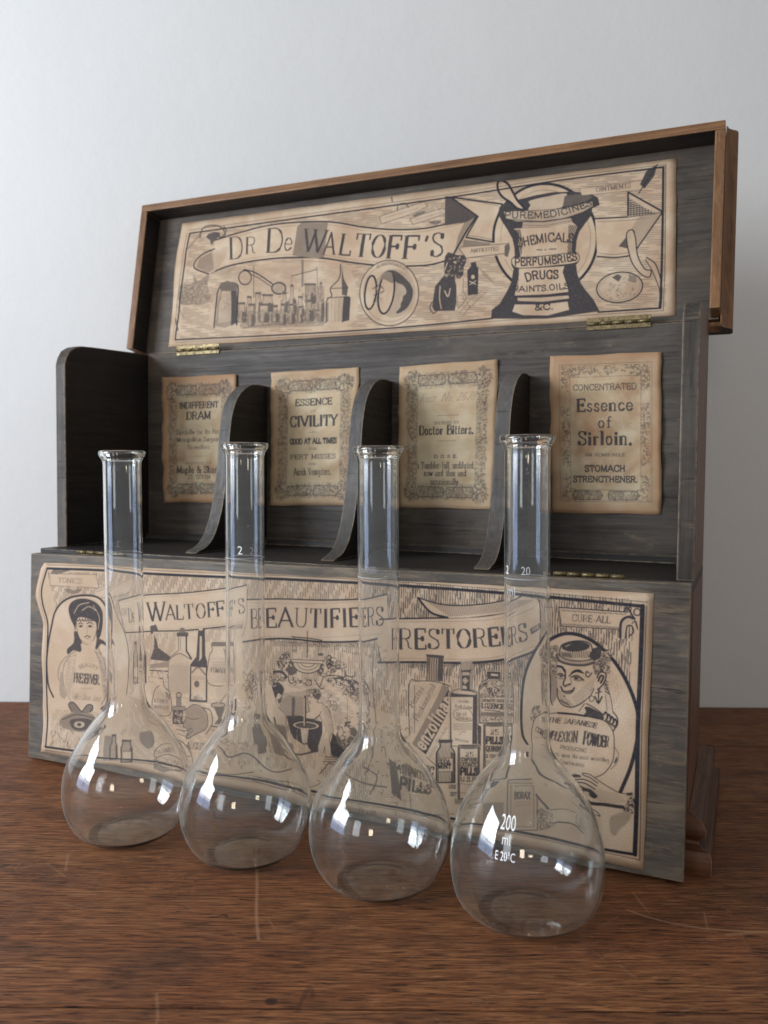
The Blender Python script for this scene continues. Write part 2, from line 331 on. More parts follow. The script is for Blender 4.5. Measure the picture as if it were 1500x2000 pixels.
# ---- the large print pasted inside the lid
def draw_lid():
    p = Print(1704, 440, [(352,437),(1322,309),(1320,617),(327,679)], 3); f = p.f; PH = 'P'
    f('P'); p.hatch([(372,455),(1300,324),(1302,598),(352,664)], 4.5, 5.2, .33, .55, brk=.05)
    # paper-white cloud behind the bottles
    f('a'); 
    # ribbon left end and banner
    f('A')
    f('P')
    T = [(422,469),(471,454),(529,440),(591,434),(653,434),(710,443),(770,448),(830,446),(880,436),(912,428),(930,421)]
    Bt = [(408,535),(450,519),(509,508),(570,503),(633,504),(695,513),(757,519),(820,519),(848,516),(878,508),(890,494),(912,456),(930,421)]
    p.fill(list(smooth_curve(T))+list(smooth_curve(Bt))[::-1], 0.)
    p.line(T, 2.6); p.line(Bt[:10], 2.8); p.line([(890,494),(912,456),(933,423)], 3.2)
    p.hatch([(890,494),(912,456),(933,423),(912,430),(898,460)], 60, 4, .55, .8)
    stitches(p, [(x,y+6) for x,y in T[1:-1]], n=90); stitches(p, [(x,y-6) for x,y in Bt[1:9]], n=90)
    p.fill([(408,535),(380,524),(383,510),(398,497),(420,490),(450,482),(430,520)], .12, sm=True)
    p.hatch([(385,522),(390,505),(415,492),(420,525),(408,533)], 20, 4, .45, .8)
    p.line([(408,535),(382,524),(383,510),(398,496),(420,486)], 2.6)
    f('a'); p.line([(250,180),(270,110),(330,85),(410,92),(450,140),(440,170),(400,175)], 12, v=.8); p.fill([(300,175),(330,145),(395,135),(410,160),(370,200),(340,235),(330,200)], .85, sm=True)
    p.line([(150,270),(200,215),(250,150)], 16, v=.45); p.line([(440,90),(460,130),(420,180)], 10, v=.8)
    # letters of the banner, one by one
    f('a'); v = .93
    p.fill([(1025,95),(1060,60),(1270,62),(1240,330),(1180,345),(990,320),(1010,200)], .38); p.hatch([(1025,95),(1060,60),(1270,62),(1240,330),(1180,345),(990,320)], 70, 4.2, .5, .8)
    for c, P, h in (("D",[(484,350),(590,338)],170),("R",[(612,308),(694,302)],130),("D",[(775,295),(905,290)],185),("e",[(915,280),(980,282)],155),
                    ("W",[(1065,290),(1235,300)],180),("A",[(1235,310),(1318,312)],170),("L",[(1352,312),(1446,318)],165)):
        p.text(c, P, h, slant=.1, wt=.15, thin=.04, v=v)
    f('b')
    for c, P, h in (("T",[(60,592),(190,596)],200),("O",[(205,600),(335,604)],200),("F",[(348,608),(470,610)],200),("F",[(490,612),(630,612)],200),("'",[(670,600),(715,600)],190),("S",[(745,596),(855,590)],205)):
        p.text(c, P, h, slant=.12, wt=.165, thin=.04, v=v)
    # bottle still life
    f('a')
    p.fill([(360,900),(400,600),(700,400),(1100,380),(1440,420),(1460,860),(900,900)], .06, sm=True)
    p.fill([(375,880),(385,720),(420,570),(540,560),(545,700),(535,860),(450,895)], .45); p.fill([(395,860),(405,700),(430,600),(500,610),(505,840)], .12); p.fill([(500,600),(545,560),(550,850),(500,880)], .9)
    p.line([(365,890),(378,720),(415,560),(545,550),(550,700),(545,870)], 12); p.fill([(410,540),(470,520),(545,545),(540,600),(415,600)], .75); p.blob([(410,640),(490,640),(490,760),(410,760)], .9, 30, 2.2)
    p.fill(p.ell((610,495),50,55), .1); p.line(p.ell((610,495),50,55), 9); p.line([(600,430),(700,460),(850,560)], 9); p.line([(640,460),(720,500),(840,580)], 6); p.fill(p.ell((880,580),55,45), .3); p.line(p.ell((880,580),55,45), 12, v=.9)
    p.line([(680,400),(680,650)], 8, v=.7); p.line([(980,470),(980,620)], 5, v=.6); p.line([(985,480),(1180,430)], 5); p.line([(1068,360),(1068,560)], 18, v=.6); p.line([(1180,410),(1200,700)], 5, v=.7)
    def vial(cx, yb, w, h, nk=.4, v=.8):
        yt = yb-h; r = w/2; n = r*nk
        P = [(cx-n,yt),(cx+n,yt),(cx+n,yt+h*.35),(cx+r*.9,yt+h*.5),(cx+r,yb-h*.15),(cx+r*.8,yb),(cx-r*.8,yb),(cx-r,yb-h*.15),(cx-r*.9,yt+h*.5),(cx-n,yt+h*.35)]
        p.fill(P, .12, sm=False); p.fill([(cx+r*.15,yt+h*.42),(cx+r*.9,yt+h*.5),(cx+r,yb-h*.15),(cx+r*.8,yb),(cx,yb)], v); p.fill([(cx-r*.9,yt+h*.55),(cx-r*.55,yt+h*.48),(cx-r*.6,yb-4),(cx-r*.8,yb)], v*.8)
        p.hatch(P, 88, 4, .25, .5); p.line(P, 4.5, closed=True, sm=False, v=v); p.fill([(cx-n*1.3,yt-10),(cx+n*1.3,yt-10),(cx+n*1.2,yt+8),(cx-n*1.2,yt+8)], v); p.line([(cx-r*.3,yt+h*.55),(cx-r*.35,yb-h*.1)], 7, v=0.)
    for q in ((645,800,60,150,.5),(715,780,66,160,.6),(790,765,96,130,.75),(925,770,60,150,.4),(985,790,70,230,.3),(1050,800,60,150,.5),(1130,700,90,150,.85),(1215,840,56,300,.25),(585,850,74,150,.6),(660,880,70,170,.55),(760,850,90,140,.7),(850,850,66,130,.5),(910,870,60,160,.45),(980,860,64,150,.5),(1120,840,84,160,.5),(1050,850,50,120,.5)): vial(*q)
    p.line([(600,895),(900,860),(1250,850)], 10, v=.5); p.blob([(580,840),(1240,800),(1240,870),(640,900)], .8, 60, 2.2, .5)
    p.hatch([(1090,560),(1240,560),(1240,840),(1090,840)], 90, 4, .5, .6)
    p.fill([(1255,850),(1260,680),(1300,640),(1290,580),(1360,500),(1380,400),(1395,500),(1430,570),(1425,620),(1450,650),(1440,830),(1380,860)], .08)
    p.fill([(1395,640),(1450,650),(1440,830),(1380,850)], .92); p.fill([(1380,400),(1395,500),(1430,570),(1420,640),(1380,630)], .85); p.fill([(1255,700),(1275,690),(1275,840),(1255,850)], .6)
    p.line([(1255,850),(1260,680),(1300,640),(1290,580),(1360,500),(1370,390)], 8); p.line([(1290,580),(1430,575)], 5); p.line([(1262,655),(1440,645)], 5)
    for x in (1300,1330,1360): p.line([(x,660),(x-6,850)], 3, v=.6)
    p.hatch([(395,640),(540,600),(540,860),(375,870)], 86, 4, .35, .6, grad=.5); p.hatch([(560,760),(1240,740),(1240,880),(580,900)], 88, 3.8, .4, .75); p.hatch([(1260,640),(1430,640),(1440,840),(1260,850)], 88, 4, .25, .6, grad=.8); p.blob([(560,640),(1240,560),(1240,860),(560,880)], .85, 140, 2.4, .35)
    p.hatch([(400,420),(1400,400),(1400,520),(700,640),(400,600)], 4, 5, .18, .45, brk=.07)
    # foliage at the left edge
    f('a'); p.fill([(90,560),(190,540),(200,480),(240,520),(320,470),(310,560),(335,650),(300,700),(200,710),(90,700)], .5, sm=True); p.blob([(90,550),(310,520),(330,700),(90,710)], .95, 150, 2.4, .3)
    f('A'); p.line([(255,520),(290,580)], 3, v=.7); p.line([(250,590),(262,640)], 9, v=.7)
    # medallion with two oval frames
    f('b'); c = (385,915)
    p.fill(p.ell((378,920),262,292), .03); p.line(p.ell((378,920),262,292), 9, v=.85); p.line(p.ell((378,920),228,256), 4, v=.6)
    p.fill([(330,740),(430,720),(560,830),(590,930),(540,1050),(440,1100),(500,960),(460,840),(380,790)], .9, sm=True); p.fill([(430,840),(500,850),(530,920),(470,970),(480,1040),(430,1080),(420,950)], .1, sm=True); p.hatch(p.ell((420,920),180,220), 60, 4, .35, .6)
    for cc, a, b, r in (((212,915),50,150,6),((352,915),68,190,8)):
        p.fill(p.ell(cc,a,b,r), .05); p.line(p.ell(cc,a,b,r), 15); 
    p.fill([(300,790),(340,735),(400,740),(410,830),(340,800)], .6, sm=True); p.line([(230,880),(290,850),(330,900),(270,930),(240,990)], 9, v=.8); p.blob([(230,860),(320,860),(330,1000),(230,1000)], .9, 22, 2.)
    p.text('OF PRESENTABLE LIFE', [(270,700),(385,665),(540,715)], 22, wt=.2, serif=False, v=.7)
    # little furled ribbons above the banner
    for P in ([(290,240),(560,150),(690,110),(720,150),(600,210),(310,305)], [(560,260),(700,210),(850,165),(910,195),(780,250),(590,310)]):
        p.fill(P, .05); p.line(P, 6, sm=False, closed=True, v=.7)
    p.line([(450,190),(460,140),(520,125),(550,160)], 9, v=.8); p.fill([(580,230),(640,200),(700,185),(720,150),(730,110),(690,215),(600,245)], .7); scrib(p, 340, 250, 640, 1, .9, .6, sl=-.28); scrib(p, 620, 265, 850, 1, .9, .6, sl=-.28)
    p.fill([(720,285),(800,270),(850,285),(800,310),(750,305)], .7); p.blob([(720,230),(860,100),(900,180),(830,300)], .7, 24, 2.)
    p.line([(400,70),(405,110)], 10, v=.8)
    # ribbon from banner to mortar
    f('b'); p.fill([(875,60),(950,65),(1160,235),(1060,290),(870,320)], .88); p.hatch([(900,150),(1120,240),(1000,300),(880,300)], 80, 4, .4, .9)
    P = [(925,70),(1380,130),(1340,230),(1380,290),(1330,470),(1060,425),(1165,240)]
    p.fill(P, 0.); p.line(P, 12, sm=False, closed=True); stitches(p, [(960,95),(1150,110),(1360,150)], n=30, w=1); stitches(p, [(1080,408),(1200,425),(1320,450)], n=20, w=1)
    p.fill([(1040,445),(1330,480),(1200,500),(1030,500)], .6); p.fill([(1020,510),(1420,480),(1450,500),(1420,565),(1060,610),(1000,520)], .0)
    p.line([(1060,610),(1000,525),(1020,508),(1420,480),(1450,500),(1420,565)], 6, sm=False, v=.8); p.line([(1060,608),(1420,566)], 6, v=.8); p.fill([(1400,500),(1440,470),(1450,520),(1430,600),(1400,590)], .8)
    p.text('ANTIDOTES', [(1100,565),(1350,538)], 36, wt=.22, v=.75)
    # seated dark animal and the poison bottle
    p.fill([(875,590),(900,555),(935,565),(980,580),(1065,585),(1060,650),(1040,690),(1035,760),(1000,790),(960,780),(975,850),(975,1000),(960,1075),(780,1080),(760,1040),(785,860),(840,790),(870,760),(865,650)], .93, sm=False)
    p.blob([(880,600),(1050,600),(1020,770),(880,780)], .9, 30, 1.8, .9); p.line([(830,860),(825,960),(840,1060)], 6, v=0.); p.line([(870,900),(900,950),(920,880)], 7, v=0.); p.line([(895,650),(870,720)], 6, v=0.); p.fill(p.ell((960,645),10,8), 0.)
    p.line([(760,1000),(740,1050),(770,1100),(800,1080)], 9, v=.9); p.fill([(960,800),(1030,790),(1035,880),(980,960),(975,850)], .02); p.line([(1035,790),(1035,900),(1060,960),(1010,1040),(985,1040),(985,950)], 5, v=.7)
    p.fill([(1105,680),(1100,650),(1145,640),(1155,680),(1170,700),(1165,930),(1075,940),(1070,720)], .95); p.fill(p.ell((1120,775),16,18), .1); p.line([(1090,815),(1145,840)], 5, v=0.); p.line([(1145,810),(1095,845)], 5, v=0.)
    for i in range(9): p.line([(1170+i*6,690+i*10),(1230+i*10,740+i*12),(1300,820)], 2, v=.5)
    for P in ([(1000,1100),(1080,1000),(1190,900)], [(1030,1120),(1110,1030),(1240,910)], [(1060,980),(1100,1060)], [(990,1060),(1040,1000),(1030,940)]): p.line(P, 4, v=.75)
    # round plate behind the mortar
    f('c'); O = p.ell((670,850),630,665)
    p.fill(O, 0.); p.line(O, 26); p.line(p.ell((675,850),545,590), 5, v=.6)
    p.fill([(0,905),(200,880),(255,870),(215,960),(240,1050),(180,1100),(130,1050),(0,1065)], 0.)
    f('b'); p.fill([(1020,510),(1420,480),(1450,500),(1420,565),(1060,608)], 0.); p.line([(1060,608),(1420,566)], 6, v=.8); p.line([(1020,510),(1420,480)], 6, v=.8); p.fill([(1400,500),(1440,470),(1450,520),(1430,600),(1400,590)], .8); p.text('ANTIDOTES', [(1100,565),(1350,538)], 36, wt=.22, v=.75)
    # mortar
    f('c'); body = [(100,560),(110,470),(200,400),(360,370),(560,320),(760,285),(1000,275),(1220,300),(1310,350),(1330,440),(1240,480),(1230,570),(1150,670),(1080,770),(1050,880),(1040,1010),(1090,1060),(1075,1130),(1045,1170),(1060,1280),(1100,1390),(1160,1480),(1260,1600),(1330,1740),(1180,1760),(700,1830),(10,1830),(20,1720),(120,1640),(190,1520),(250,1400),(285,1220),(260,1180),(255,1100),(300,1060),(295,960),(270,850),(210,740),(150,650)]
    p.fill(body, .95)
    p.fill([(480,390),(700,335),(920,300),(905,380),(860,470),(620,500),(470,505),(490,440)], .12, sm=True); p.fill([(905,330),(1100,300),(1240,330),(1180,400),(950,450),(880,460)], .82)
    p.line([(360,385),(560,335),(800,300),(1050,285),(1260,325)], 12, v=.35)
    p.fill([(170,520),(300,512),(620,505),(900,478),(1100,430),(1240,395),(1245,450),(1100,540),(900,600),(640,635),(330,640),(190,600)], .22); p.line([(180,515),(620,503),(900,476),(1240,395)], 6); p.line([(190,612),(640,640),(900,602),(1200,500)], 7)
    p.text('PUREMEDICINES', [(175,598),(420,600),(640,598),(880,562),(1080,500),(1240,440)], 78, 72, wt=.17, serif=False, v=.95)
    p.fill([(400,650),(660,650),(980,600),(1000,640),(960,690),(640,710),(390,720)], .25); p.line([(330,680),(640,690),(1000,630)], 5, v=.8)
    p.fill([(290,730),(420,722),(700,712),(1000,650),(1060,700),(1000,850),(990,1000),(1000,1030),(680,1060),(370,1075),(340,930),(350,820),(330,760)], 0., sm=False)
    p.hatch([(950,680),(1060,690),(1000,850),(995,1020),(940,1030)], 60, 5, .55, .95); p.hatch([(290,740),(370,740),(400,900),(380,1060),(330,1060)], 75, 5, .6, .95)
    p.text('CHEMICALS', [(330,955),(480,925),(700,888),(880,888),(1010,895)], 105, wt=.15, serif=False, v=.95)
    p.line([(570,985),(630,988)], 9); p.line([(720,978),(800,976)], 9); p.fill(p.ell((672,984),10,9), 1.)
    P = smooth_curve([(262,1130),(300,1080),(500,1075),(760,1050),(1000,1018),(1070,1040),(1080,1110),(1010,1150),(760,1180),(480,1205),(310,1200)], True); p.fill(P, 0.); p.line(P, 8, sm=False)
    p.text('PERFUMERIES', [(300,1180),(560,1172),(800,1150),(1060,1110)], 88, wt=.16, serif=False)
    p.fill([(350,1215),(600,1205),(900,1185),(880,1260),(940,1440),(950,1500),(700,1530),(300,1545),(320,1430),(350,1300)], .02); p.hatch([(240,1500),(300,1380),(350,1300),(340,1500)], 70, 5, .5, .9)
    p.text('DRUGS', [(440,1375),(560,1345),(830,1335)], 100, wt=.16, serif=False)
    p.text("PAINTS.OILS", [(280,1500),(600,1490),(960,1460)], 68, wt=.17, serif=False)
    p.line([(300,1560),(640,1555),(1000,1510)], 8); p.fill([(330,1575),(640,1570),(950,1545),(960,1580),(640,1620),(340,1610)], .1); p.line([(330,1635),(640,1640),(980,1600)], 7)
    p.fill([(300,1655),(640,1655),(940,1620),(960,1720),(700,1790),(400,1785),(270,1740)], .05, sm=False); p.text('&C.', [(545,1725),(765,1715)], 72, wt=.2, serif=False)
    # pestle
    P = [(90,220),(100,160),(150,145),(220,190),(280,290),(330,380),(420,490),(330,480),(250,410),(160,350),(110,290)]
    p.fill(P, 0., sm=True); p.line(P, 22, closed=True)
    # ribbon to the right of the mortar
    f('B'); P = [(840,455),(985,447),(1142,425),(1005,622),(930,628),(850,625)]
    p.fill(P, 0.); p.line(P[:3], 5, sm=False); p.line([(1142,425),(1005,622)], 5); p.line([(850,625),(930,630),(1005,620)], 5)
    p.fill([(985,447),(987,335),(1142,425)], .08); p.line([(987,440),(987,335),(1142,425)], 6, sm=False); p.hatch([(990,360),(1100,430),(990,445)], 0, 6, .5, .9); 
    for i in range(9): p.line([(1000+i*13,443-i),(1000+i*13,385+i*5)], 3, sm=False, v=.9)
    p.hatch([(1142,425),(1040,440),(990,520),(1005,622)], 55, 5, .35, .7); stitches(p, [(850,468),(985,462),(1090,450)], n=30, w=1.); stitches(p, [(860,612),(930,616),(990,608)], n=18, w=1.)
    p.fill([(945,580),(1005,505),(1020,510),(985,590)], .85); P = [(980,530),(1005,505),(1020,540),(1030,620),(1060,680),(1090,690),(1080,720),(1040,700),(1000,640)]; p.fill(P, .1, sm=True); p.line(P, 4, closed=True)
    P = [(1070,630),(1110,660),(1135,740),(1135,860)]; p.fill([(1065,635),(1085,630),(1120,680),(1138,760),(1134,860),(1120,800),(1110,720),(1080,670)], .1, sm=True); p.line([(1070,630),(1112,665),(1138,760),(1134,860)], 4); p.line([(1065,640),(1095,690),(1128,780),(1125,860)], 3)
    P = [(770,320),(1045,283),(1062,300),(1045,325),(780,350)]; p.fill(P, 0.); p.line(P, 2., sm=False, closed=True, v=.7); p.text('OINTMENTS', [(845,335),(1000,315)], 22, wt=.2, v=.75)
    p.fill([(1118,212),(1105,262),(1060,320),(1040,300),(1070,240)], .93); p.line([(1118,212),(1035,340)], 4); p.blob([(870,270),(930,262),(930,290),(870,295)], .8, 8, 1.6)
    # oval vignette
    O = p.ell((950,765),103,68,-8); p.fill(O, .12); p.line(O, 4.5); p.line(p.ell((950,765),92,58,-8), 1.5, v=.6)
    p.fill([(880,740),(920,710),(960,710),(950,760),(900,800)], .1); p.blob([(880,730),(1000,710),(1020,800),(900,820)], .9, 70, 2., .4); p.fill([(990,705),(1025,715),(1025,745),(990,740)], .6); p.fill([(915,720),(940,705),(960,715),(945,740)], .85)
    # borders
    f('P')
    def edge(P, w, v=1.): p.line(P, w, sm=True, v=v)
    L = [(372,456),(365,490),(360,530),(354,570),(350,610),(346,640),(343,664)]
    edge(L, 3.2); edge([(x-5,y) for x,y in L], 1.2, .7)
    edge([(372,456),(520,435),(700,411),(900,383),(1100,352),(1296,327)], 2.6); edge([(370,450),(520,429),(700,405),(900,377),(1100,346),(1300,322)], 1.1, .7)
    edge([(1296,327),(1295,420),(1293,520),(1290,602)], 3.4); edge([(1301,322),(1300,420),(1299,520),(1296,607)], 1.2, .8)
    edge([(343,664),(500,657),(700,646),(830,636),(965,622)], 2.6); edge([(343,669),(500,662),(700,651),(960,628),(1296,607)], 1.1, .7); edge([(1170,610),(1290,602)], 2.6)
    return p.k
# ---- the wide print pasted on the dropped front flap
def draw_flap():
    p = Print(1844, 628, [(68,1097),(1278,1158),(1258,1700),(67,1465)], 5); f = p.f; p.bold = 1.12
    f('P')
    p.hatch([(92,1115),(470,1128),(760,1140),(1230,1175),(1225,1430),(900,1330),(600,1260),(300,1230),(120,1250)], 88, 5.6, .3, .8, brk=.14)
    p.hatch([(700,1130),(1235,1170),(1228,1420),(1100,1480),(900,1300),(720,1260)], 91, 6.2, .3, .9, brk=.12)
    p.hatch([(440,1230),(780,1290),(780,1560),(700,1600),(440,1330)], 89, 6, .24, .7, brk=.1)
    p.fill([(700,1300),(1000,1340),(1000,1600),(700,1580)], 0.)
    p.hatch([(700,1265),(1010,1290),(1010,1420),(790,1330),(790,1400),(700,1380)], 89, 6, .28, .85, brk=.11)
    # corner ribbon, left
    f('L')
    p.fill([(370,460),(700,470),(720,570),(375,550)], 0.); p.line([(370,462),(700,468),(722,570),(375,552)], 4, sm=False, closed=True, v=.7); p.text('TONICS', [(430,530),(600,540)], 40, wt=.22, v=.6)
    p.fill([(400,425),(560,425),(420,470),(380,460)], .7); p.fill(p.ell((540,575),60,40,0,0,180), .6); p.fill(p.ell((540,570),25,18), .1)
    p.fill([(690,590),(960,490),(1000,500),(970,590),(700,640)], .05); p.line([(700,600),(960,500),(1000,490),(960,600),(720,650)], 4, v=.6)
    # banner 1
    f('d'); P = [(95,280),(400,220),(800,195),(1250,140),(1415,110),(1420,480),(1250,530),(800,580),(500,590),(200,605)]
    p.fill(P, 0.); p.line([(95,280),(400,220),(800,195),(1250,140),(1415,112)], 10); p.line([(200,605),(500,590),(800,580),(1250,530),(1420,480)], 11); p.line([(1415,112),(1420,480)], 5); p.line([(95,280),(145,450),(200,605)], 6)
    p.fill([(1130,560),(1420,480),(1390,560),(1185,690)], .1); p.line([(1420,485),(1185,690),(1130,560)], 6, sm=False); p.hatch([(1140,560),(1400,500),(1190,680)], 80, 4, .35, .8)
    stitches(p, [(130,300),(420,245),(800,222),(1250,168),(1395,140)], n=50, w=.7, v=.5); stitches(p, [(200,580),(500,565),(800,555),(1250,505),(1400,460)], n=50, w=.7, v=.5)
    p.text('DR', [(150,430),(225,425)], 70, wt=.2, v=.7); p.text('De', [(250,500),(335,488)], 150, 120, wt=.16, small=.7, v=.9)
    p.text('WALTOFF\'S', [(430,492),(700,478),(1000,450),(1395,400)], 190, 190, wt=.155, thin=.035, v=.92) if False else None
    for c, P, h in (('W',[(420,492),(590,484)],195),('A',[(600,474),(690,470)],150),('L',[(700,470),(775,466)],145),('T',[(785,466),(880,458)],150),('O',[(900,460),(1000,452)],150),('F',[(1015,446),(1095,440)],150),('F',[(1105,438),(1195,428)],152),("'",[(1225,420),(1260,415)],150),('S',[(1300,410),(1395,395)],150)):
        p.text(c, P, h, wt=.17, thin=.035, v=.92)
    # banner 2
    f('M'); P = [(165,235),(400,235),(650,242),(900,235),(1110,200),(1130,475),(900,515),(660,518),(470,500),(320,497),(110,522)]
    p.fill(P, 0.); p.line([(165,238),(400,235),(650,242),(900,235),(1112,202)], 7); p.line([(110,522),(320,500),(470,502),(660,520),(900,515),(1130,478)], 9); p.line([(1112,202),(1130,478)], 4)
    p.line([(1020,510),(1130,478),(1045,650)], 4, sm=False); p.line([(1020,510),(1045,650)], 4); p.hatch([(1025,515),(1125,482),(1048,640)], 80, 4, .35, .8)
    p.line([(165,235),(165,380),(110,522)], 3); p.hatch([(340,515),(1000,530),(1000,560),(340,550)], 60, 4, .4, .7)
    stitches(p, [(190,258),(650,266),(1090,230)], n=70, w=.7, v=.5); stitches(p, [(190,480),(650,490),(1100,460)], n=70, w=.7, v=.5)
    p.text('BEAUTIFIERS', [(200,428),(450,420),(700,425),(1080,408)], 125, 122, wt=.165, thin=.035, v=.92)
    # banner 3
    f('R'); P = [(30,285),(200,285),(430,280),(600,262),(720,225),(830,185),(860,290),(830,420),(760,470),(600,505),(430,520),(200,515),(-20,515),(-60,400)]
    p.fill(P, 0.); p.line([(-40,290),(200,285),(430,280),(600,262),(720,225),(830,190),(850,270),(852,300)], 6); p.line([(-50,515),(200,515),(430,520),(600,505),(760,470),(835,440)], 8)
    P = [(160,178),(300,215),(480,215),(640,190),(720,170),(830,190),(720,235),(600,262),(430,282),(320,285),(230,255)]; p.fill(P, .03); p.line([(160,178),(300,215),(480,215),(640,190),(700,172)], 5); p.line([(160,178),(230,255),(320,283)], 8)
    p.hatch([(200,195),(480,225),(680,190),(800,190),(600,255),(330,278)], 72, 4.2, .35, .8); p.hatch([(120,518),(640,500),(640,530),(120,545)], 50, 4, .5, .8)
    stitches(p, [(40,305),(430,300),(600,285),(800,230)], n=70, w=.8, v=.6); stitches(p, [(40,495),(430,500),(600,485),(800,430)], n=70, w=.8, v=.6)
    p.text('RESTORERS', [(60,448),(250,445),(450,440),(620,425),(755,398)], 108, 90, wt=.17, thin=.035, v=.93)
    p.fill([(765,340),(850,308),(862,335),(775,372)], .93); p.text('AND', [(785,356),(845,334)], 18, wt=.2, v=0.)
    # cure-all ribbon
    f('h'); p.fill([(425,185),(1190,245),(1080,415),(455,375)], 0.); p.line([(425,185),(1150,235)], 8); p.line([(425,185),(455,375),(1075,412)], 6, sm=False); p.hatch([(440,205),(1150,250),(1130,265),(450,225)], 20, 4, .5, .8); p.hatch([(470,345),(1080,385),(1080,405),(460,365)], 20, 4, .5, .8)
    p.text('CURE-ALL', [(565,325),(970,348)], 70, wt=.15, thin=.05, v=.85)
    p.fill([(1075,480),(1090,330),(1150,285),(1220,300),(1150,360),(1130,500)], .15, sm=True); p.line([(1075,490),(1085,340),(1150,285),(1225,300)], 16); p.line([(1130,500),(1150,380),(1200,380),(1215,440),(1170,480)], 9); p.line([(1120,225),(1150,190),(1225,300)], 10); p.line([(1150,190),(1190,190),(1180,230)], 7); p.line(p.ell((1255,235),35,35), 10, v=.85); p.line([(1225,300),(1260,410),(1240,330),(1200,350)], 6)
    # lady portrait oval on the left
    f('L'); O = [(620,625),(500,650),(420,730),(385,860),(360,1000),(350,1150),(355,1300),(400,1400),(600,1480),(860,1470),(930,1350),(950,1150),(935,1000),(880,850),(800,720),(720,645)]
    p.fill(O, 0., sm=True); p.line([(395,1390),(360,1300),(350,1150),(360,1000),(385,860),(420,730),(500,650),(620,625),(720,645),(780,720)], 14, v=.95); p.line([(780,720),(860,830),(915,930),(945,1060),(945,1200),(920,1400)], 7)
    p.line([(480,1330),(430,1240),(460,1120),(560,1040)], 12, v=.35); p.fill([(450,1200),(500,1290),(480,1400),(440,1360)], .35, sm=True)
    hair = [(520,800),(505,720),(540,665),(620,650),(700,680),(745,740),(750,830),(735,920),(710,960),(700,900),(700,830),(640,800),(600,790),(570,800),(560,840),(550,900),(545,860)]
    p.fill(hair, .93, sm=True); p.fill([(545,900),(575,910),(600,990),(590,1050),(540,1040),(500,1070),(495,1030),(540,980)], .9, sm=True); p.fill([(710,950),(760,970),(780,1010),(740,990),(715,1020),(690,1050),(700,990)], .9, sm=True)
    p.line([(545,760),(580,700),(650,680)], 5, v=0.); p.line([(600,740),(650,710),(700,740)], 5, v=0.); p.line([(680,700),(725,790),(715,880)], 4, v=0.)
    p.fill([(565,830),(620,800),(690,820),(705,880),(690,950),(645,995),(590,960),(565,890)], 0., sm=True); p.line([(562,830),(568,900),(592,960),(640,995),(680,965),(705,890)], 4, v=.85)
    for k in range(7): p.line([(565+k*20,800),(572+k*20,820),(585+k*20,806)], 7, v=.9)
    p.line([(575,842),(592,832),(606,842)], 6); p.line([(636,838),(660,830),(680,842)], 6); p.fill(p.ell((592,856),11,8), .9); p.fill(p.ell((658,856),12,8), .9); p.line([(575,858),(592,866),(608,858)], 3); p.line([(640,858),(660,866),(678,858)], 3); p.line([(632,860),(640,900),(628,915)], 3, v=.7); p.line([(618,938),(640,930),(660,940)], 6); p.line([(625,945),(640,952),(655,945)], 3)
    p.fill([(590,990),(600,1050),(560,1080),(480,1120),(460,1200),(470,1330),(520,1440),(780,1440),(790,1200),(770,1100),(720,1060),(690,1020),(690,960),(640,1000)], 0., sm=False); p.line([(560,1070),(490,1110),(465,1200),(475,1320),(520,1420)], 4, v=.7); p.line([(715,1020),(760,1120),(780,1250),(770,1380),(740,1440)], 5, v=.8); p.line([(690,1040),(730,1120),(745,1200)], 5, v=.7); p.blob([(700,1030),(790,1040),(790,1380),(755,1400),(740,1150)], .8, 50, 2.5, .3); p.blob([(480,1090),(540,1070),(520,1130),(460,1150)], .7, 14, 2.2)
    p.text('BEAUTY', [(585,1180),(645,1160),(710,1190)], 26, wt=.2, serif=False, v=.6); p.text('PRESERVER.', [(540,1280),(725,1296)], 72, wt=.26, thin=.12, v=.85); scrib(p, 590, 1325, 680, 1, .8, .5); p.text('Miss Susan James', [(540,1405),(730,1420)], 44, slant=.3, wt=.12, v=.7)
    # bow, pot and pills
    p.fill([(460,1540),(560,1500),(680,1520),(700,1600),(620,1650),(520,1640),(440,1600)], .55, sm=True); p.fill([(520,1560),(640,1550),(690,1600),(600,1640),(530,1620)], .85, sm=True); p.fill(p.ell((580,1595),38,24), .15); p.fill(p.ell((580,1595),16,13), .9); p.fill([(600,1500),(540,1430),(505,1445),(520,1490),(570,1510)], .65, sm=True); p.fill([(600,1500),(640,1450),(675,1450),(680,1490),(630,1510)], .65, sm=True); p.line([(600,1500),(540,1430),(505,1445),(530,1500)], 7); p.line([(600,1500),(640,1448),(678,1455),(660,1500)], 7); p.line([(460,1560),(560,1520),(690,1545)], 6); p.fill(p.ell((685,1590),18,34), .1); p.line(p.ell((685,1590),18,34), 6)
    for i in range(26):
        x = p.rng.uniform(385, 700); y = p.rng.uniform(1630, 1760); p.line([(x,y),(x+p.rng.uniform(-25,25),y+p.rng.uniform(15,55))], 5, v=.75)
    p.blob([(400,1600),(460,1570),(480,1640),(400,1640)], .8, 16, 2.); p.line([(740,1475),(800,1430)], 14); p.line([(770,1500),(810,1460)], 8); p.fill([(715,1510),(740,1540),(710,1580)], .9)
    # left still life
    f('d')
    p.fill([(250,640),(1350,560),(1350,1900),(250,1950)], .0)
    p.hatch([(240,620),(700,600),(700,760),(250,1300)], 86, 5, .25, .6, brk=.1); p.hatch([(980,590),(1250,560),(1260,900),(1200,900),(1190,700),(980,700)], 86, 5, .25, .6, brk=.1)
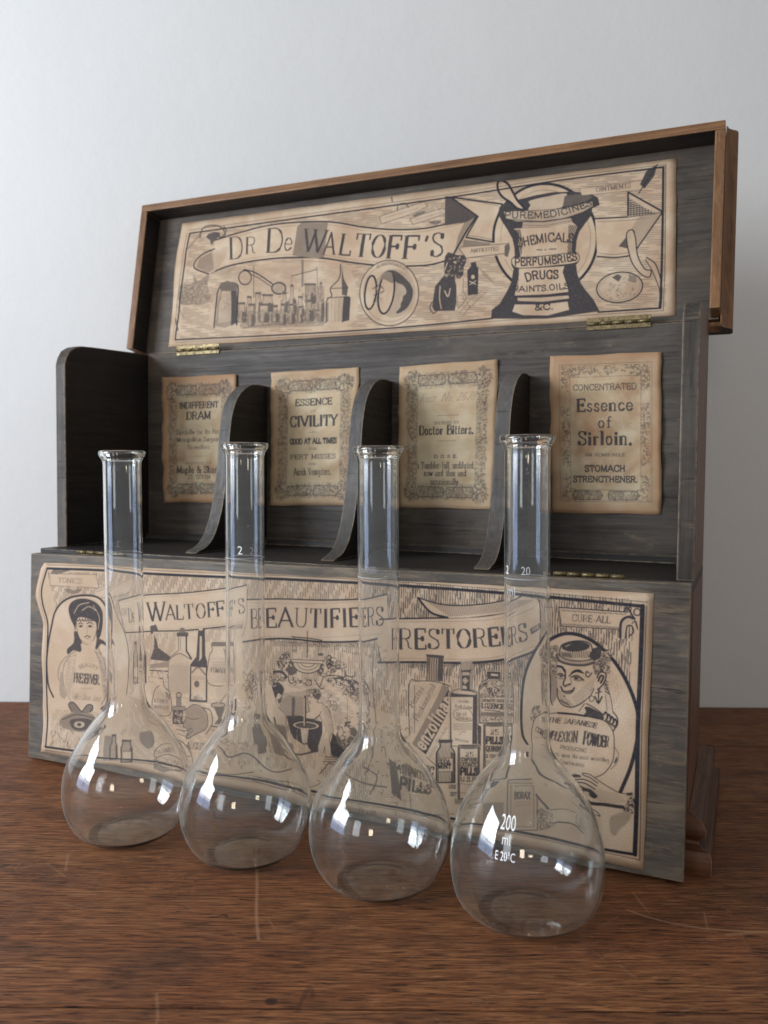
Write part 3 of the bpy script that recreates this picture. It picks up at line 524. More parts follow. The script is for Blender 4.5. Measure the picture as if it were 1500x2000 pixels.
    bottle(p, 310,700,400,1120, .4,.25, 1.5, lab=(.6,.85)); p.fill([(440,540),(500,520),(520,580),(470,600),(510,700),(520,760),(640,850),(620,900),(440,880),(480,760),(450,700)], .85); p.fill([(450,620),(480,610),(480,740),(450,740)], .1); p.fill([(440,930),(620,900),(620,960),(440,970)], .5); p.line([(440,990),(620,1000)], 9); p.blob([(440,1000),(640,1000),(640,1120),(440,1120)], .8, 40, 2.3)
    P = [(720,640),(720,780),(640,860),(620,930),(620,1240),(830,1240),(830,900),(800,840),(800,640)]; p.fill(P, .06); p.line([(720,640),(720,790),(640,850),(622,930),(622,1240)], 5, sm=False); p.line([(800,640),(800,790),(850,870)], 14, sm=False); p.fill(rrect(705,600,820,645,10), .85); p.fill(p.ell((762,580),28,28), .7); p.line([(625,880),(730,820),(850,880)], 6); scrib(p, 640, 950, 820, 14, .6, .6, 20); p.line([(740,660),(740,780)], 9, v=.5)
    P = [(920,560),(985,560),(990,840),(1010,900),(1010,1320),(830,1310),(840,930),(900,850)]; p.fill(P, .9); p.fill([(850,950),(1000,960),(995,1300),(845,1290)], .03); p.line([(850,950),(1000,960),(995,1300),(845,1290)], 4, sm=False, closed=True); p.fill([(935,640),(955,640),(955,860),(930,900)], .1); p.fill(p.ell((945,568),22,16), .1); p.line([(860,1010),(920,960),(990,1030)], 16, v=.6); p.fill(p.ell((905,1130),26,35), .75); scrib(p, 860, 1060, 990, 2, .7, .6, 20); p.blob([(860,1250),(990,1260),(990,1290),(860,1280)], .9, 18, 2.)
    P = [(1060,710),(1200,715),(1195,760),(1210,830),(1230,880),(1225,1120),(1020,1120),(1030,850),(1060,790)]; p.fill(P, .03); p.line(P, 6, closed=True); p.fill(rrect(1050,700,1210,745,14), .7); p.fill([(1170,760),(1210,800),(1225,1100),(1200,1100),(1190,860)], .6); p.text('POMADE', [(1045,1010),(1200,1020)], 52, wt=.2, v=.85); scrib(p, 1060, 910, 1190, 3, .7, .6, 22)
    P = [(535,1080),(570,1080),(580,1160),(640,1230),(640,1440),(470,1420),(480,1210),(530,1150)]; p.fill(P, .04); p.line(P, 6, closed=False); p.text('ESSENCE', [(480,1315),(615,1330)], 36, wt=.22, v=.75); p.text('WHITE ROSE', [(480,1380),(625,1392)], 34, wt=.22, v=.75); p.fill([(590,1200),(640,1240),(640,1300),(600,1260)], .6); p.blob([(530,1050),(640,1010),(620,1100),(560,1100)], .8, 14, 2.)
    p.fill(rrect(665,1400,770,1540), .85); p.fill([(700,1260),(750,1260),(755,1380),(695,1380)], .6); p.fill(rrect(655,1360,790,1400,12), .5); p.line(rrect(655,1360,790,1400,12), 5, sm=False, closed=True); p.fill(p.ell((725,1245),26,26), .3); p.line(p.ell((725,1245),26,26), 7); p.blob([(680,1410),(760,1410),(760,1520),(680,1520)], .9, 24, 2.2, .9)
    P = [(780,1400),(880,1340),(980,1390),(1015,1480),(1000,1580),(900,1640),(800,1690),(820,1600),(770,1560),(800,1470)]; p.fill(P, .25, sm=True); p.hatch(P, 40, 4, .35, .7); p.line(P, 6); p.line([(780,1460),(860,1490),(930,1480)], 5); p.line([(700,1590),(780,1610),(860,1580)], 6); p.line([(720,1640),(800,1660),(870,1600)], 5); p.line([(960,1370),(1040,1400),(1060,1530),(1000,1640)], 9, v=.8)
    p.fill(p.ell((1120,1345),70,25), .35); p.line(p.ell((1120,1345),70,25), 7); p.fill([(1080,1370),(1190,1370),(1150,1480),(1200,1540),(1080,1540),(1120,1480)], .75); p.fill([(1225,1290),(1260,1290),(1260,1480),(1225,1470)], .93); p.fill([(1120,1330),(1090,1180),(1230,1120),(1260,1230)], .12); p.line([(1130,1330),(1240,1180)], 5); p.line([(1060,1560),(1240,1590)], 9); p.fill([(1130,1545),(1260,1500),(1240,1590)], .9); p.line([(1070,1600),(1130,1660),(1180,1650),(1170,1610),(1130,1620)], 6)
    p.text('AUGUSTE', [(800,1790),(1030,1810)], 70, wt=.25, v=.85); P = [(500,1790),(600,1700),(720,1700),(830,1800),(860,1950),(760,2010),(600,1980),(520,1900)]; p.fill(P, .05, sm=True); p.line(P, 7, closed=True); p.text('CASHMERE', [(520,1830),(740,1790)], 56, wt=.2, v=.75); p.line([(510,1880),(640,1830),(840,1870)], 7); p.text('SOAP', [(590,1930),(800,1950)], 56, wt=.2, v=.7); p.fill([(490,1880),(560,1970),(700,2010),(600,2030),(490,1990)], .6)
    bottle(p, 150,1680,265,1930, .7,.2, 2., lab=(.4,.9)); p.fill([(350,1620),(480,1600),(500,1700),(440,1760),(360,1700)], .6, sm=True); p.blob([(150,1500),(480,1480),(480,1640),(150,1640)], .6, 60, 2.4, .4); p.fill([(-40,1640),(60,1660),(60,1860),(-40,1900)], .5); bottle(p, 30,1640,110,1880, .5,.3, 2.)
    # rococo cartouche with scales
    f('e')
    p.line([(540,245),(715,262),(875,285)], 9); p.line([(715,180),(715,480)], 7); p.line([(565,250),(540,400),(595,400),(570,250)], 4, sm=False); p.line([(860,290),(830,440),(880,440),(865,290)], 4, sm=False); p.fill(p.ell((570,405),32,15), .5); p.fill(p.ell((862,445),34,17), .8)
    P = p.ell((720,530),165,125,0,0,180); p.fill(P, .03); p.line(P, 8); p.line(p.ell((720,530),120,90,0,0,180), 5); p.line(p.ell((720,530),80,55,0,0,180), 7, v=.8); p.fill([(525,500),(900,515),(885,550),(540,530)], .05); p.line([(525,500),(900,515),(885,552),(540,532)], 6, sm=False, closed=True)
    for P in ([(390,480),(480,430),(540,520),(560,620),(500,650),(400,560)], [(890,520),(960,480),(1050,540),(1100,600),(960,650),(860,690),(830,640)]): p.blob(P, .95, 90, 2.5, .3); p.blob(P, .95, 40, 4, .2)
    p.fill([(480,600),(560,580),(600,640),(520,680)], .8, sm=True); p.blob([(1050,470),(1150,530),(1140,640),(1060,620)], .9, 18, 3)
    p.fill([(350,760),(1080,760),(1150,900),(1330,1100),(1340,1400),(1180,1600),(800,1640),(600,1560),(300,1500),(200,1200),(250,900)], .0, sm=True)
    p.fill([(400,980),(500,900),(680,930),(690,1100),(600,1160),(480,1140),(400,1050)], .38); p.fill([(540,1130),(540,940),(560,910),(580,960),(570,1130)], .8); p.fill([(1000,1000),(1090,1000),(1120,1200),(1040,1300),(1010,1200)], .25); p.hatch([(400,880),(700,850),(860,1200),(600,1160),(400,1100)], 0, 4, .35, .6)
    p.fill([(480,1130),(640,1130),(880,1200),(880,1380),(800,1620),(740,1500),(560,1380),(520,1300)], .9); p.fill([(1000,1320),(1160,1500),(1180,1560),(1100,1630),(990,1580),(970,1450)], .93)
    # right child
    P = [(720,860),(790,830),(850,850),(860,920),(820,980),(880,990),(960,1060),(990,1180),(1010,1300),(960,1380),(980,1500),(980,1600),(920,1600),(910,1470),(890,1560),(840,1590),(835,1470),(880,1330),(880,1190),(850,1120),(790,1170),(700,1160),(670,1110),(740,1080),(720,980)]
    p.fill(P, 0.); p.line(P, 6, sm=False, closed=True, v=.85); p.fill([(790,830),(850,850),(870,900),(840,950),(800,940),(770,890)], .8, sm=True); p.blob([(710,840),(860,840),(860,930),(720,900)], .9, 20, 3, .3); p.line([(870,1080),(840,1140),(780,1180)], 5); p.line([(900,1180),(920,1300),(890,1380)], 4, v=.6); p.line([(745,960),(735,985),(755,990)], 4)
    # left child
    P = [(340,800),(400,790),(440,870),(400,950),(360,960),(400,1050),(470,1120),(480,1230),(500,1290),(400,1400),(300,1480),(250,1300),(260,1000)]
    p.fill(P, .02); p.line(P, 6, v=.8); p.fill([(320,780),(400,760),(455,830),(430,900),(390,880),(360,940),(340,880)], .9, sm=True); p.fill([(380,950),(440,920),(420,980),(390,1000)], .8)
    p.fill([(120,1290),(200,1290),(210,1500),(140,1540)], .7); p.fill([(245,1290),(310,1290),(330,1500),(270,1530)], .75); p.fill([(420,1380),(560,1460),(620,1560),(560,1620),(460,1560)], .6); p.line([(130,900),(210,820),(240,1000),(180,1200),(260,1280)], 12, v=.6); p.line([(40,800),(70,900),(130,940),(60,700),(20,650)], 12, v=.7); p.line([(160,700),(190,760),(130,830)], 12, v=.7)
    # mortar between them
    p.fill(p.ell((700,1240),150,50,3), .1); p.line(p.ell((700,1240),150,50,3), 9); p.fill(p.ell((700,1240),120,33,3), .85); p.fill([(640,1270),(730,1270),(710,1450),(780,1600),(640,1560),(660,1440)], .08); p.line([(560,1260),(620,1420),(700,1440),(790,1400),(850,1260)], 6, v=.3); p.line([(690,920),(690,1250)], 22, v=.9); p.line([(680,940),(680,1240)], 8, v=0.); p.line([(600,1290),(600,1420)], 5, v=0.)
    # globe jar, scrolls
    p.fill(p.ell((1165,1375),125,135), .75); p.fill(p.ell((1130,1320),70,75), .1); p.blob(p.ell((1165,1420),110,90), .95, 60, 2.5, .3); p.line(p.ell((1165,1375),125,135), 5); p.line([(1165,960),(1165,1230)], 5, v=.7); p.fill([(1130,1200),(1205,1190),(1190,1250),(1145,1250)], .85); p.blob([(920,920),(1050,900),(1060,1060),(960,1080)], .8, 50, 2.6, .4); p.blob([(1100,860),(1230,850),(1220,920),(1120,930)], .8, 20, 3)
    for P, w in (([(860,800),(900,700),(1000,680),(1150,710),(1230,790),(1250,880),(1200,900)],9),([(950,740),(1060,710),(1180,750),(1240,850)],14),([(1000,790),(1060,760),(1150,800),(1160,850)],8),([(1240,740),(1330,800),(1365,850)],18),([(1280,830),(1330,920),(1365,1000)],22),([(1300,950),(1300,1030),(1365,1080)],10),([(1350,1100),(1310,1200),(1340,1300),(1330,1370)],9),([(1355,1180),(1330,1250),(1360,1350)],6),([(340,640),(420,640),(480,690),(450,720)],22),([(500,690),(520,760),(560,760),(560,700)],10),([(600,710),(640,760),(650,740)],10),([(700,790),(760,780),(750,730)],10),([(800,730),(830,780),(870,830),(900,820)],9),([(1140,630),(1150,680),(1240,690),(1250,640)],10),([(840,1790),(900,1730),(960,1660),(1030,1700),(1060,1760)],9),([(830,1700),(900,1640),(1000,1640),(1080,1680)],8),([(0,1540),(100,1600),(230,1640),(320,1560),(420,1640),(560,1700),(650,1740)],9),([(0,1600),(100,1690),(220,1750),(330,1740)],14),([(300,1640),(360,1600),(430,1650)],9)):
        p.line(P, w, v=.9)
    p.fill([(820,1600),(1050,1590),(1050,1640),(830,1640)], .1); p.line([(820,1580),(1040,1600),(1045,1645),(820,1640)], 7, sm=False, closed=True); p.line([(830,1610),(1040,1620)], 5); p.fill([(790,1700),(830,1620),(880,1650),(860,1730),(800,1740)], .85)
    p.blob([(0,640),(180,620),(200,800),(60,960),(0,900)], .7, 90, 3.5, .3); p.blob([(20,950),(100,980),(90,1150),(10,1200)], .7, 30, 3.5)
    P = [(70,1780),(300,1850),(550,1870),(820,1850),(830,1900),(560,1960),(250,1900),(90,1840)]; p.line(P, 6, closed=True, v=.8); p.text('Perseverance & Industry', [(120,1810),(330,1880),(560,1900),(800,1880)], 62, wt=.16, v=.75)
    f('P'); p.line([(712,1250),(706,1330),(716,1420),(700,1500)], 2., v=.6); p.blob([(708,1260),(775,1280),(775,1400),(708,1380)], .6, 50, 3.4, .3); p.blob([(640,1500),(800,1540),(790,1600),(650,1560)], .7, 70, 3., .3)
    # right hand bottles
    f('g')
    P = [(300,70),(510,70),(500,370),(300,370)]; p.fill(P, .15); p.hatch(P, 90, 6, .5, .85); p.fill([(440,80),(500,80),(500,370),(430,370)], .88); p.fill([(300,90),(330,90),(310,370),(300,370)], .8); p.fill([(285,40),(515,60),(510,90),(300,80)], .9)
    P = [(85,400),(300,360),(500,380),(600,430),(560,1100),(400,1250),(85,1100)]; p.fill(P, 0.); p.line([(85,1050),(85,410),(200,370),(400,375),(600,430)], 7); p.line([(150,420),(150,1000)], 5); p.hatch([(500,390),(600,430),(430,560)], 0, 4, .5, .8)
    p.text('Bestes', [(130,700),(270,460)], 75, wt=.12, slant=.2, v=.9); p.text('Fleckenmittel', [(190,860),(410,440)], 70, wt=.12, slant=.2, v=.9); p.text('von Cari', [(110,1010),(160,760)], 44, wt=.12, v=.8)
    band = [(120,1130),(500,400),(600,440),(590,700),(290,1260)]; p.fill([(120,1130),(510,420),(580,460),(180,1180)], .38); p.fill([(190,1180),(570,470),(600,520),(590,700),(290,1260)], .93); p.hatch([(120,1130),(510,420),(580,460),(180,1180)], 60, 4, .4, .8)
    p.text('enzolinar', [(270,1215),(625,620)], 165, wt=.15, serif=False, v=0., slant=.1); p.text('gegen Flecken', [(345,1300),(560,930)], 40, wt=.14, v=.7); p.line([(300,1290),(420,1400)], 6)
    P = [(580,520),(620,480),(720,460),(720,300),(705,230),(740,150),(850,150),(875,230),(850,300),(850,460),(900,480),(940,520),(940,1160),(575,1160)]
    p.fill(P, .9); p.line(P, 16, sm=False, closed=True, v=0.); p.line(P, 6, sm=False, closed=True); p.fill([(735,165),(840,165),(850,230),(730,240)], .45); p.fill([(735,360),(775,320),(825,365),(775,415)], .0); p.line([(735,360),(775,320),(825,365),(775,415)], 5, sm=False, closed=True); p.line([(755,362),(778,342),(802,366),(776,390)], 4, sm=False, closed=True); p.fill([(740,262),(830,262),(830,300),(740,300)], .3); p.fill([(745,420),(790,430),(800,465),(745,465)], .2)
    p.fill([(620,500),(700,480),(860,500),(920,520),(900,540),(640,520)], .15); p.fill([(600,560),(880,560),(870,1150),(610,1150)], .0); p.line([(600,560),(880,560),(870,1150)], 5, sm=False); p.fill([(570,560),(585,560),(580,1100),(570,1100)], .2); p.hatch([(875,560),(930,560),(930,1150),(870,1150)], 90, 4.5, .6, .9)
    p.text('ODYNE', [(690,630),(820,635)], 26, wt=.22, v=.8); p.text('Tooth Lotion', [(640,690),(860,710)], 38, wt=.2, slant=.2, v=.9); p.line(smooth_curve([(635,790),(660,720),(800,710),(860,760),(860,850),(700,850)], True), 4, sm=False); p.text('Rum and', [(670,785),(790,785)], 40, wt=.15, v=.85); p.text('Quinine', [(670,835),(850,850)], 50, wt=.15, v=.85); scrib(p, 630, 890, 860, 5, .6, .7, 17); p.blob([(700,970),(780,970),(780,1010),(700,1010)], .8, 10, 1.8); p.text('WHOLESALE', [(650,1090),(820,1120)], 26, wt=.2, v=.7)
    P = [(1055,260),(1210,265),(1205,360),(1280,400),(1305,460),(1310,880),(960,880),(950,450),(980,380),(1060,350)]
    p.fill(P, .3); p.hatch(P, 0, 4, .4, .8); p.line(P, 16, sm=False, closed=True, v=0.); p.line(P, 9, sm=False, closed=True); p.fill([(1060,265),(1210,265),(1205,345),(1060,340)], .9); p.fill([(1100,280),(1190,290),(1190,310),(1100,305)], 0.); p.fill([(1130,370),(1200,370),(1240,460),(1230,560),(1160,560)], .25); p.blob([(980,400),(1280,400),(1280,560),(980,560)], .95, 70, 3.2, .35)
    p.fill(rrect(985,575,1300,745), .05); p.text('AROMATIC CACHOU', [(990,622),(1300,632)], 34, wt=.2, serif=False); p.text('LOZENGES', [(985,698),(1298,718)], 62, wt=.22, thin=.1); p.line([(1020,722),(1215,740)], 6); p.hatch([(960,750),(1310,760),(1310,800),(960,790)], 90, 4, .5, .9); p.fill([(975,805),(1290,815),(1280,880),(975,870)], .1); p.blob([(980,800),(1280,810),(1280,880),(980,880)], .8, 40, 2.6, .3)
    def tin(x0, y0, x1, y1, rows, bot):
        P = rrect(x0, y0, x1, y1, 18); p.fill(P, .04); p.line(P, 18, sm=False, closed=True, v=0.); p.line(P, 9, sm=False, closed=True); p.fill(p.ell(((x0+x1)/2,y0+25),(x1-x0)/2-8,24), .75); p.fill(rrect(x0,y0+20,x0+26,y1), .8); p.fill(rrect(x1-22,y0+20,x1,y1), .85)
        for t, yy, h, wt in rows: p.text(t, [(x0+30,yy),(x1-26,yy+6)], h, wt=wt, serif=False, v=.95)
        for yy in bot: p.line([(x0+20,yy),((x0+x1)/2,yy+14),(x1-20,yy+8)], 4)
    tin(1010,880,1275,1500, [('PILLS',1130,80,.24),('QUININE',1225,66,.2),('2 GRAINS',1300,38,.2)], [1340]); p.fill(rrect(1060,950,1240,1030,10), .03); p.text('25', [(1095,1020),(1195,1022)], 60, wt=.22)
    p.fill([(930,900),(980,920),(975,1220),(940,1200)], .9); p.fill([(1030,1510),(1180,1530),(1120,1600),(960,1640),(950,1740),(1040,1620)], .9)
    bottle(p, 420,1090,650,1600, .6,.22, 1.8, lab=(.42,.74)); p.text('SODA', [(455,1368),(590,1370)], 48, wt=.2, serif=False); p.text('MINT', [(440,1430),(600,1432)], 58, wt=.22, serif=False)
    tin(690,1150,955,1800, [('COMPOUND',1340,42,.22),('CATHARTIC',1410,58,.18),('PILLS',1508,84,.26),('U.S.P.',1585,52,.2)], [1610,1720]); p.text('25', [(780,1285),(880,1288)], 52, wt=.22)
    p.text('LIEBE', [(575,1670),(660,1675)], 44, wt=.2, serif=False, v=.8); p.text('ZEIT', [(590,1760),(670,1765)], 44, wt=.2, serif=False, v=.8); p.hatch([(650,1790),(860,1840),(860,1870),(650,1860)], 90, 4, .5, .8)
    p.text('ELIXIR', [(190,1650),(400,1650)], 60, wt=.2, serif=False, v=.6); p.fill([(30,1330),(160,1350),(120,1600),(40,1600)], .5, sm=True); p.line([(100,1700),(180,1980),(640,1980)], 10, v=.6)
    f('P'); p.fill([(440,1440),(620,1470),(600,1530),(420,1500)], .0)
    for P, w in (([(400,1440),(430,1470),(470,1465),(520,1500),(560,1495)],2.4),([(520,1400),(530,1440),(560,1470),(600,1465)],3),([(380,1490),(430,1505),(480,1500)],2),([(560,1420),(575,1450),(600,1440)],2.2),([(650,1500),(690,1520),(740,1528)],1.6),([(690,1490),(720,1510),(705,1540)],1.8)): p.line(P, w, v=.85)
    p.blob([(640,1400),(790,1420),(790,1520),(660,1500)], .85, 90, 3.4, .3); p.blob([(400,1430),(560,1450),(540,1500),(400,1490)], .8, 60, 3., .3); p.hatch([(440,1400),(600,1420),(600,1500),(430,1480)], 84, 5, .25, .6, brk=.1); p.fill([(486,1412),(506,1414),(508,1462),(490,1466)], .7); p.fill([(520,1412),(542,1416),(548,1466),(524,1462)], .7); p.line([(513,1410),(512,1460)], 3, v=0.); p.text('ATHARTIC', [(760,1500),(830,1512)], 16, wt=.22, serif=False, v=.8); p.text('PILLS', [(765,1530),(835,1542)], 20, wt=.24, serif=False, v=.85); p.fill([(745,1470),(760,1480),(770,1560),(750,1540)], .75)
    # borax tin behind the glass
    f('R'); P = rrect(635,1110,805,1390); p.fill(P, .08); p.line(P, 4, sm=False, closed=True, v=.8); p.line(rrect(655,1150,785,1370), 2.5, sm=False, closed=True, v=.7); p.line([(640,1130),(800,1135)], 3, v=.7); p.text('BORAX', [(675,1215),(765,1217)], 34, wt=.2, serif=False, v=.8); p.fill(rrect(490,1230,615,1370), .25); p.hatch(rrect(490,1230,615,1370), 0, 4, .4, .7); scrib(p, 675, 1235, 765, 2, .6, .6, 14)
    # sailor-hatted portrait oval on the right
    f('R'); O = p.ell((1000,1010),352,325+30, 4); O = smooth_curve([(950,365),(1080,395),(1200,490),(1290,620),(1345,770),(1350,900),(1310,1060),(1250,1200),(1150,1300),(1000,1330),(830,1250),(770,1090),(720,950),(705,720),(740,560),(830,430)], True)
    p.fill(O, 0.); p.line([(750,1000),(712,880),(708,720),(740,560),(830,430),(950,368),(1080,395),(1200,490),(1290,620),(1348,770),(1352,900),(1315,1060),(1255,1200)], 12)
    f('h')
    # ringed curls and hair
    p.fill([(290,640),(400,570),(430,600),(410,760),(420,1050),(340,1150),(310,900),(330,750)], .5, sm=True); p.blob([(290,600),(410,570),(410,900),(300,760)], .9, 60, 3, .3); p.line([(330,820),(340,960),(340,1100),(360,1170)], 8); p.fill([(780,720),(960,640),(970,720),(960,830),(900,830),(860,900),(820,860),(790,800)], .55, sm=True); p.blob([(770,640),(980,620),(970,830),(800,850)], .95, 90, 3, .3); p.fill([(880,900),(930,900),(970,1090),(990,1230),(930,1230),(900,1000)], .1); p.line([(890,900),(970,1080),(1000,1240)], 5); p.hatch([(890,920),(940,920),(970,1080),(920,1060)], 30, 5, .5, .9); p.line([(920,1080),(940,1240)], 4)
    F = [(410,760),(780,760),(800,860),(830,900),(830,960),(800,1010),(780,1060),(700,1150),(620,1190),(520,1190),(440,1140),(415,1060)]; p.fill(F, 0.); p.line([(410,1000),(420,1100),(470,1170),(560,1195),(640,1170),(700,1130)], 8); p.fill([(420,1110),(480,1160),(560,1190),(520,1150),(460,1120)], .75); p.line([(700,1130),(760,1080),(800,1010)], 6); p.hatch([(690,1130),(790,1030),(800,900),(740,1080)], -50, 5, .35, .6)
    p.fill([(400,1200),(640,1230),(700,1190),(730,1260),(400,1250)], 0.); p.line([(640,1235),(700,1160)], 5)
    # ear, ring, anchor
    p.fill([(830,900),(860,850),(910,850),(925,900),(890,970),(850,1010),(825,990)], .03, sm=True); p.line([(830,900),(860,845),(915,850),(925,900),(890,970),(850,1010)], 9); p.line([(845,930),(870,880),(900,890),(870,950)], 12); p.line([(850,1020),(845,1150)], 8); p.line([(810,1090),(845,1155),(885,1090)], 10); p.line([(815,1055),(880,1040)], 7); p.line(p.ell((775,1110),25,28), 5); p.line(p.ell((850,1018),14,14), 5)
    # hat
    p.fill([(405,660),(440,620),(560,700),(700,720),(790,690),(840,700),(830,740),(700,775),(560,770),(440,740)], .35, sm=True); p.line([(405,670),(440,730),(560,765),(700,770),(800,745)], 16, v=.9); p.line([(410,650),(500,710),(640,730),(790,710)], 7)
    p.fill([(440,620),(460,570),(560,530),(700,530),(770,570),(785,680),(700,710),(560,705),(450,680)], .12); p.line([(440,680),(440,610),(470,560),(580,528),(700,530),(770,570),(785,690)], 8); p.fill(p.ell((605,582),150,52,-2), .93); p.fill([(450,640),(560,650),(570,700),(460,680)], .7); p.hatch([(450,630),(780,630),(780,700),(450,690)], 80, 5, .4, .8); p.fill([(740,680),(790,600),(870,575),(880,640),(860,700),(800,730)], .93); p.line([(500,580),(540,565)], 4, v=0.)
    # features
    p.line([(415,780),(460,790),(490,830)], 16); p.line([(535,885),(580,840),(640,825),(690,850)], 17, taper=True); p.line([(535,880),(600,835),(690,852)], 8)
    p.fill([(570,890),(620,880),(690,920),(640,925),(590,910)], .35); p.line([(560,890),(620,878),(690,922)], 10); p.fill(p.ell((610,903),22,16), .95); p.line([(585,918),(630,930),(680,922)], 4); p.fill(p.ell((450,880),20,15), .9); p.line([(415,865),(450,855),(490,880)], 9); p.line([(420,900),(450,910),(480,900)], 4)
    p.line([(495,820),(495,900),(475,950),(490,985),(520,970),(550,960)], 10); p.fill(p.ell((490,975),20,12), .8); p.line([(550,900),(560,950),(540,980)], 5, v=.7)
    p.line([(450,990),(480,1040),(530,1055),(570,1035),(590,1000)], 11); p.fill([(470,1035),(530,1030),(575,1025),(530,1065),(490,1062)], .7); p.line([(460,1030),(520,1035),(580,1020)], 7); p.fill(p.ell((487,1082),9,8), .9); p.line([(775,850),(740,890),(712,870),(722,835),(745,850)], 8)
    # collar, hands, big label
    p.fill([(700,1200),(740,1190),(830,1230),(900,1280),(880,1330),(700,1290),(715,1240)], .93, sm=True); p.line([(720,1160),(800,1200),(900,1270)], 7); p.fill([(140,1300),(180,1190),(260,1170),(320,1220),(260,1290),(200,1330),(150,1330)], .75, sm=True); p.blob([(140,1180),(300,1180),(280,1330),(150,1340)], .9, 40, 3.2, .8)
    p.fill([(900,1280),(920,1240),(1000,1230),(1040,1290),(1050,1360),(1010,1440),(940,1380)], .05, sm=True); p.line([(1000,1240),(1045,1300),(1048,1370),(1000,1440)], 8); 
    for i in range(4): p.line([(905+i*34,1270+i*22),(925+i*34,1245+i*24),(945+i*32,1290+i*26),(925+i*30,1330+i*22)], 11)
    p.fill([(920,1310),(1030,1390),(1010,1400),(920,1340)], .85)
    f('k')
    P = smooth_curve([(420,60),(600,75),(800,115),(920,150),(1000,250),(1015,400),(1000,540),(940,640),(850,700),(600,760),(400,700),(180,600),(165,480),(155,330),(170,200),(230,100)], True); p.fill(P, 0.); p.line(P, 6, sm=False); p.line([(420,62),(600,78),(710,95)], 13)
    p.text('THE JAPANESE', [(310,155),(480,170),(660,190),(820,218)], 52, 52, wt=.2, slant=.2, v=.92)
    p.text('COMPLEXION', [(205,250),(400,340),(620,365)], 60, 125, wt=.17, thin=.05, v=.88); p.text('POWDER', [(682,382),(820,402),(955,412)], 140, 110, wt=.18, thin=.05, v=.92, small=None)
    p.text('PRODUCING', [(440,425),(715,462)], 38, wt=.12, serif=False, v=.85); p.text('effects upon the most unsettling', [(300,478),(500,508),(960,560)], 40, wt=.18, v=.85); p.text('Countenances', [(435,572),(695,608)], 45, wt=.18, v=.8); scrib(p, 210, 330, 380, 1, 1., .6)
    p.line([(1020,410),(1060,480),(1040,570),(980,630)], 5, v=.7); p.fill([(1040,500),(1055,540),(1020,580),(1010,560)], .8)
    # pointing hand and cuff
    P = [(680,670),(760,690),(850,740),(960,810),(1060,865),(1150,880),(1150,1020),(1000,990),(850,960),(740,900),(680,860),(630,790),(600,740),(640,730),(700,690)]; p.fill(P, 0.)
    for P, w in (([(680,670),(690,690),(760,715),(840,770)],7),([(680,668),(760,685),(850,745),(960,812),(1060,865),(1140,880)],6),([(600,735),(680,730),(760,755),(830,800)],8),([(600,760),(700,770),(810,830)],9),([(625,790),(700,820),(780,880),(830,900)],10),([(690,830),(760,850),(820,900)],22),([(730,950),(780,975),(900,985),(1000,1000),(1110,1015)],22),([(560,700),(600,690),(650,700)],16),([(770,885),(800,905)],26),([(655,850),(690,860),(690,825)],5)): p.line(P, w, v=.95)
    p.fill([(540,685),(660,695),(620,715),(570,715)], .9); p.fill([(1145,870),(1210,865),(1235,950),(1215,1085),(1110,1050),(1120,1020),(1160,1020)], .93); p.blob([(1150,880),(1220,880),(1220,1060),(1130,1050)], .9, 24, 2.6, .9)
    p.fill([(980,1110),(1120,1060),(1200,1080),(1150,1180),(1060,1240),(1030,1300),(985,1280),(965,1200)], .33, sm=True); p.hatch([(980,1110),(1190,1080),(1150,1180),(1030,1300),(985,1280)], 30, 4, .3, .5)
    # lower figure seen through the glass
    p.line([(170,560),(240,640),(400,700),(540,770)], 16, v=.7); p.line([(200,860),(260,930),(330,1000)], 16, v=.8); p.line([(240,1080),(320,1020),(520,1005),(640,1040)], 6, v=.7); p.line([(400,1140),(560,1150),(660,1190),(740,1260)], 12, v=.8); p.fill([(210,1060),(330,1010),(310,1130),(400,1160),(330,1220),(220,1180)], .35, sm=True); p.blob([(210,1000),(330,1000),(400,1180),(220,1230)], .85, 60, 3, .3); p.blob([(640,1080),(740,1100),(740,1240),(660,1180)], .8, 24, 2.6); p.line([(600,920),(700,980),(800,1080),(860,1100)], 5, v=.7); p.line([(280,770),(320,760),(300,730)], 5, v=.7); p.line([(795,1035),(850,1075),(865,1105),(830,1090)], 6)
    # overall engraver's tone
    f('L'); p.hatch([(560,640),(700,660),(750,760),(700,800),(540,780)], 70, 4, .25, .5); p.hatch([(470,1130),(560,1080),(540,1400),(480,1340)], 60, 5, .25, .5, brk=.2); p.hatch([(700,1040),(770,1100),(790,1300),(760,1430),(730,1200)], 40, 4.5, .3, .6)
    p.hatch([(380,1480),(720,1500),(720,1790),(380,1760)], 84, 6, .2, .5, brk=.15)
    f('d'); p.hatch([(620,930),(830,900),(830,1240),(620,1240)], 90, 5, .2, .4); p.hatch([(1020,850),(1230,860),(1225,1120),(1020,1120)], 88, 4.5, .25, .45, grad=.5); p.hatch([(470,1200),(640,1240),(640,1430),(470,1420)], 88, 4.5, .25, .5, grad=.5)
    p.hatch([(250,1320),(1250,1650),(1250,1950),(250,1950)], 10, 5, .22, .5, brk=.12); p.hatch([(450,1120),(640,1080),(640,1250),(1250,1300),(1250,1650),(1000,1640),(640,1540),(450,1400)], 12, 5, .2, .45, brk=.12)
    f('e'); p.hatch([(300,760),(1100,760),(1200,1000),(1250,1150),(1000,1300),(900,1100),(850,950),(700,850),(440,800)], 8, 4.5, .25, .55, brk=.1); p.hatch([(870,1000),(960,1060),(1000,1300),(960,1380),(890,1200)], 50, 4.2, .3, .6, grad=.6); p.hatch([(340,1000),(480,1120),(500,1280),(380,1400),(300,1400)], 60, 4.2, .3, .6, grad=.5); p.hatch([(840,1380),(980,1380),(980,1600),(840,1590)], 40, 4.2, .25, .5)
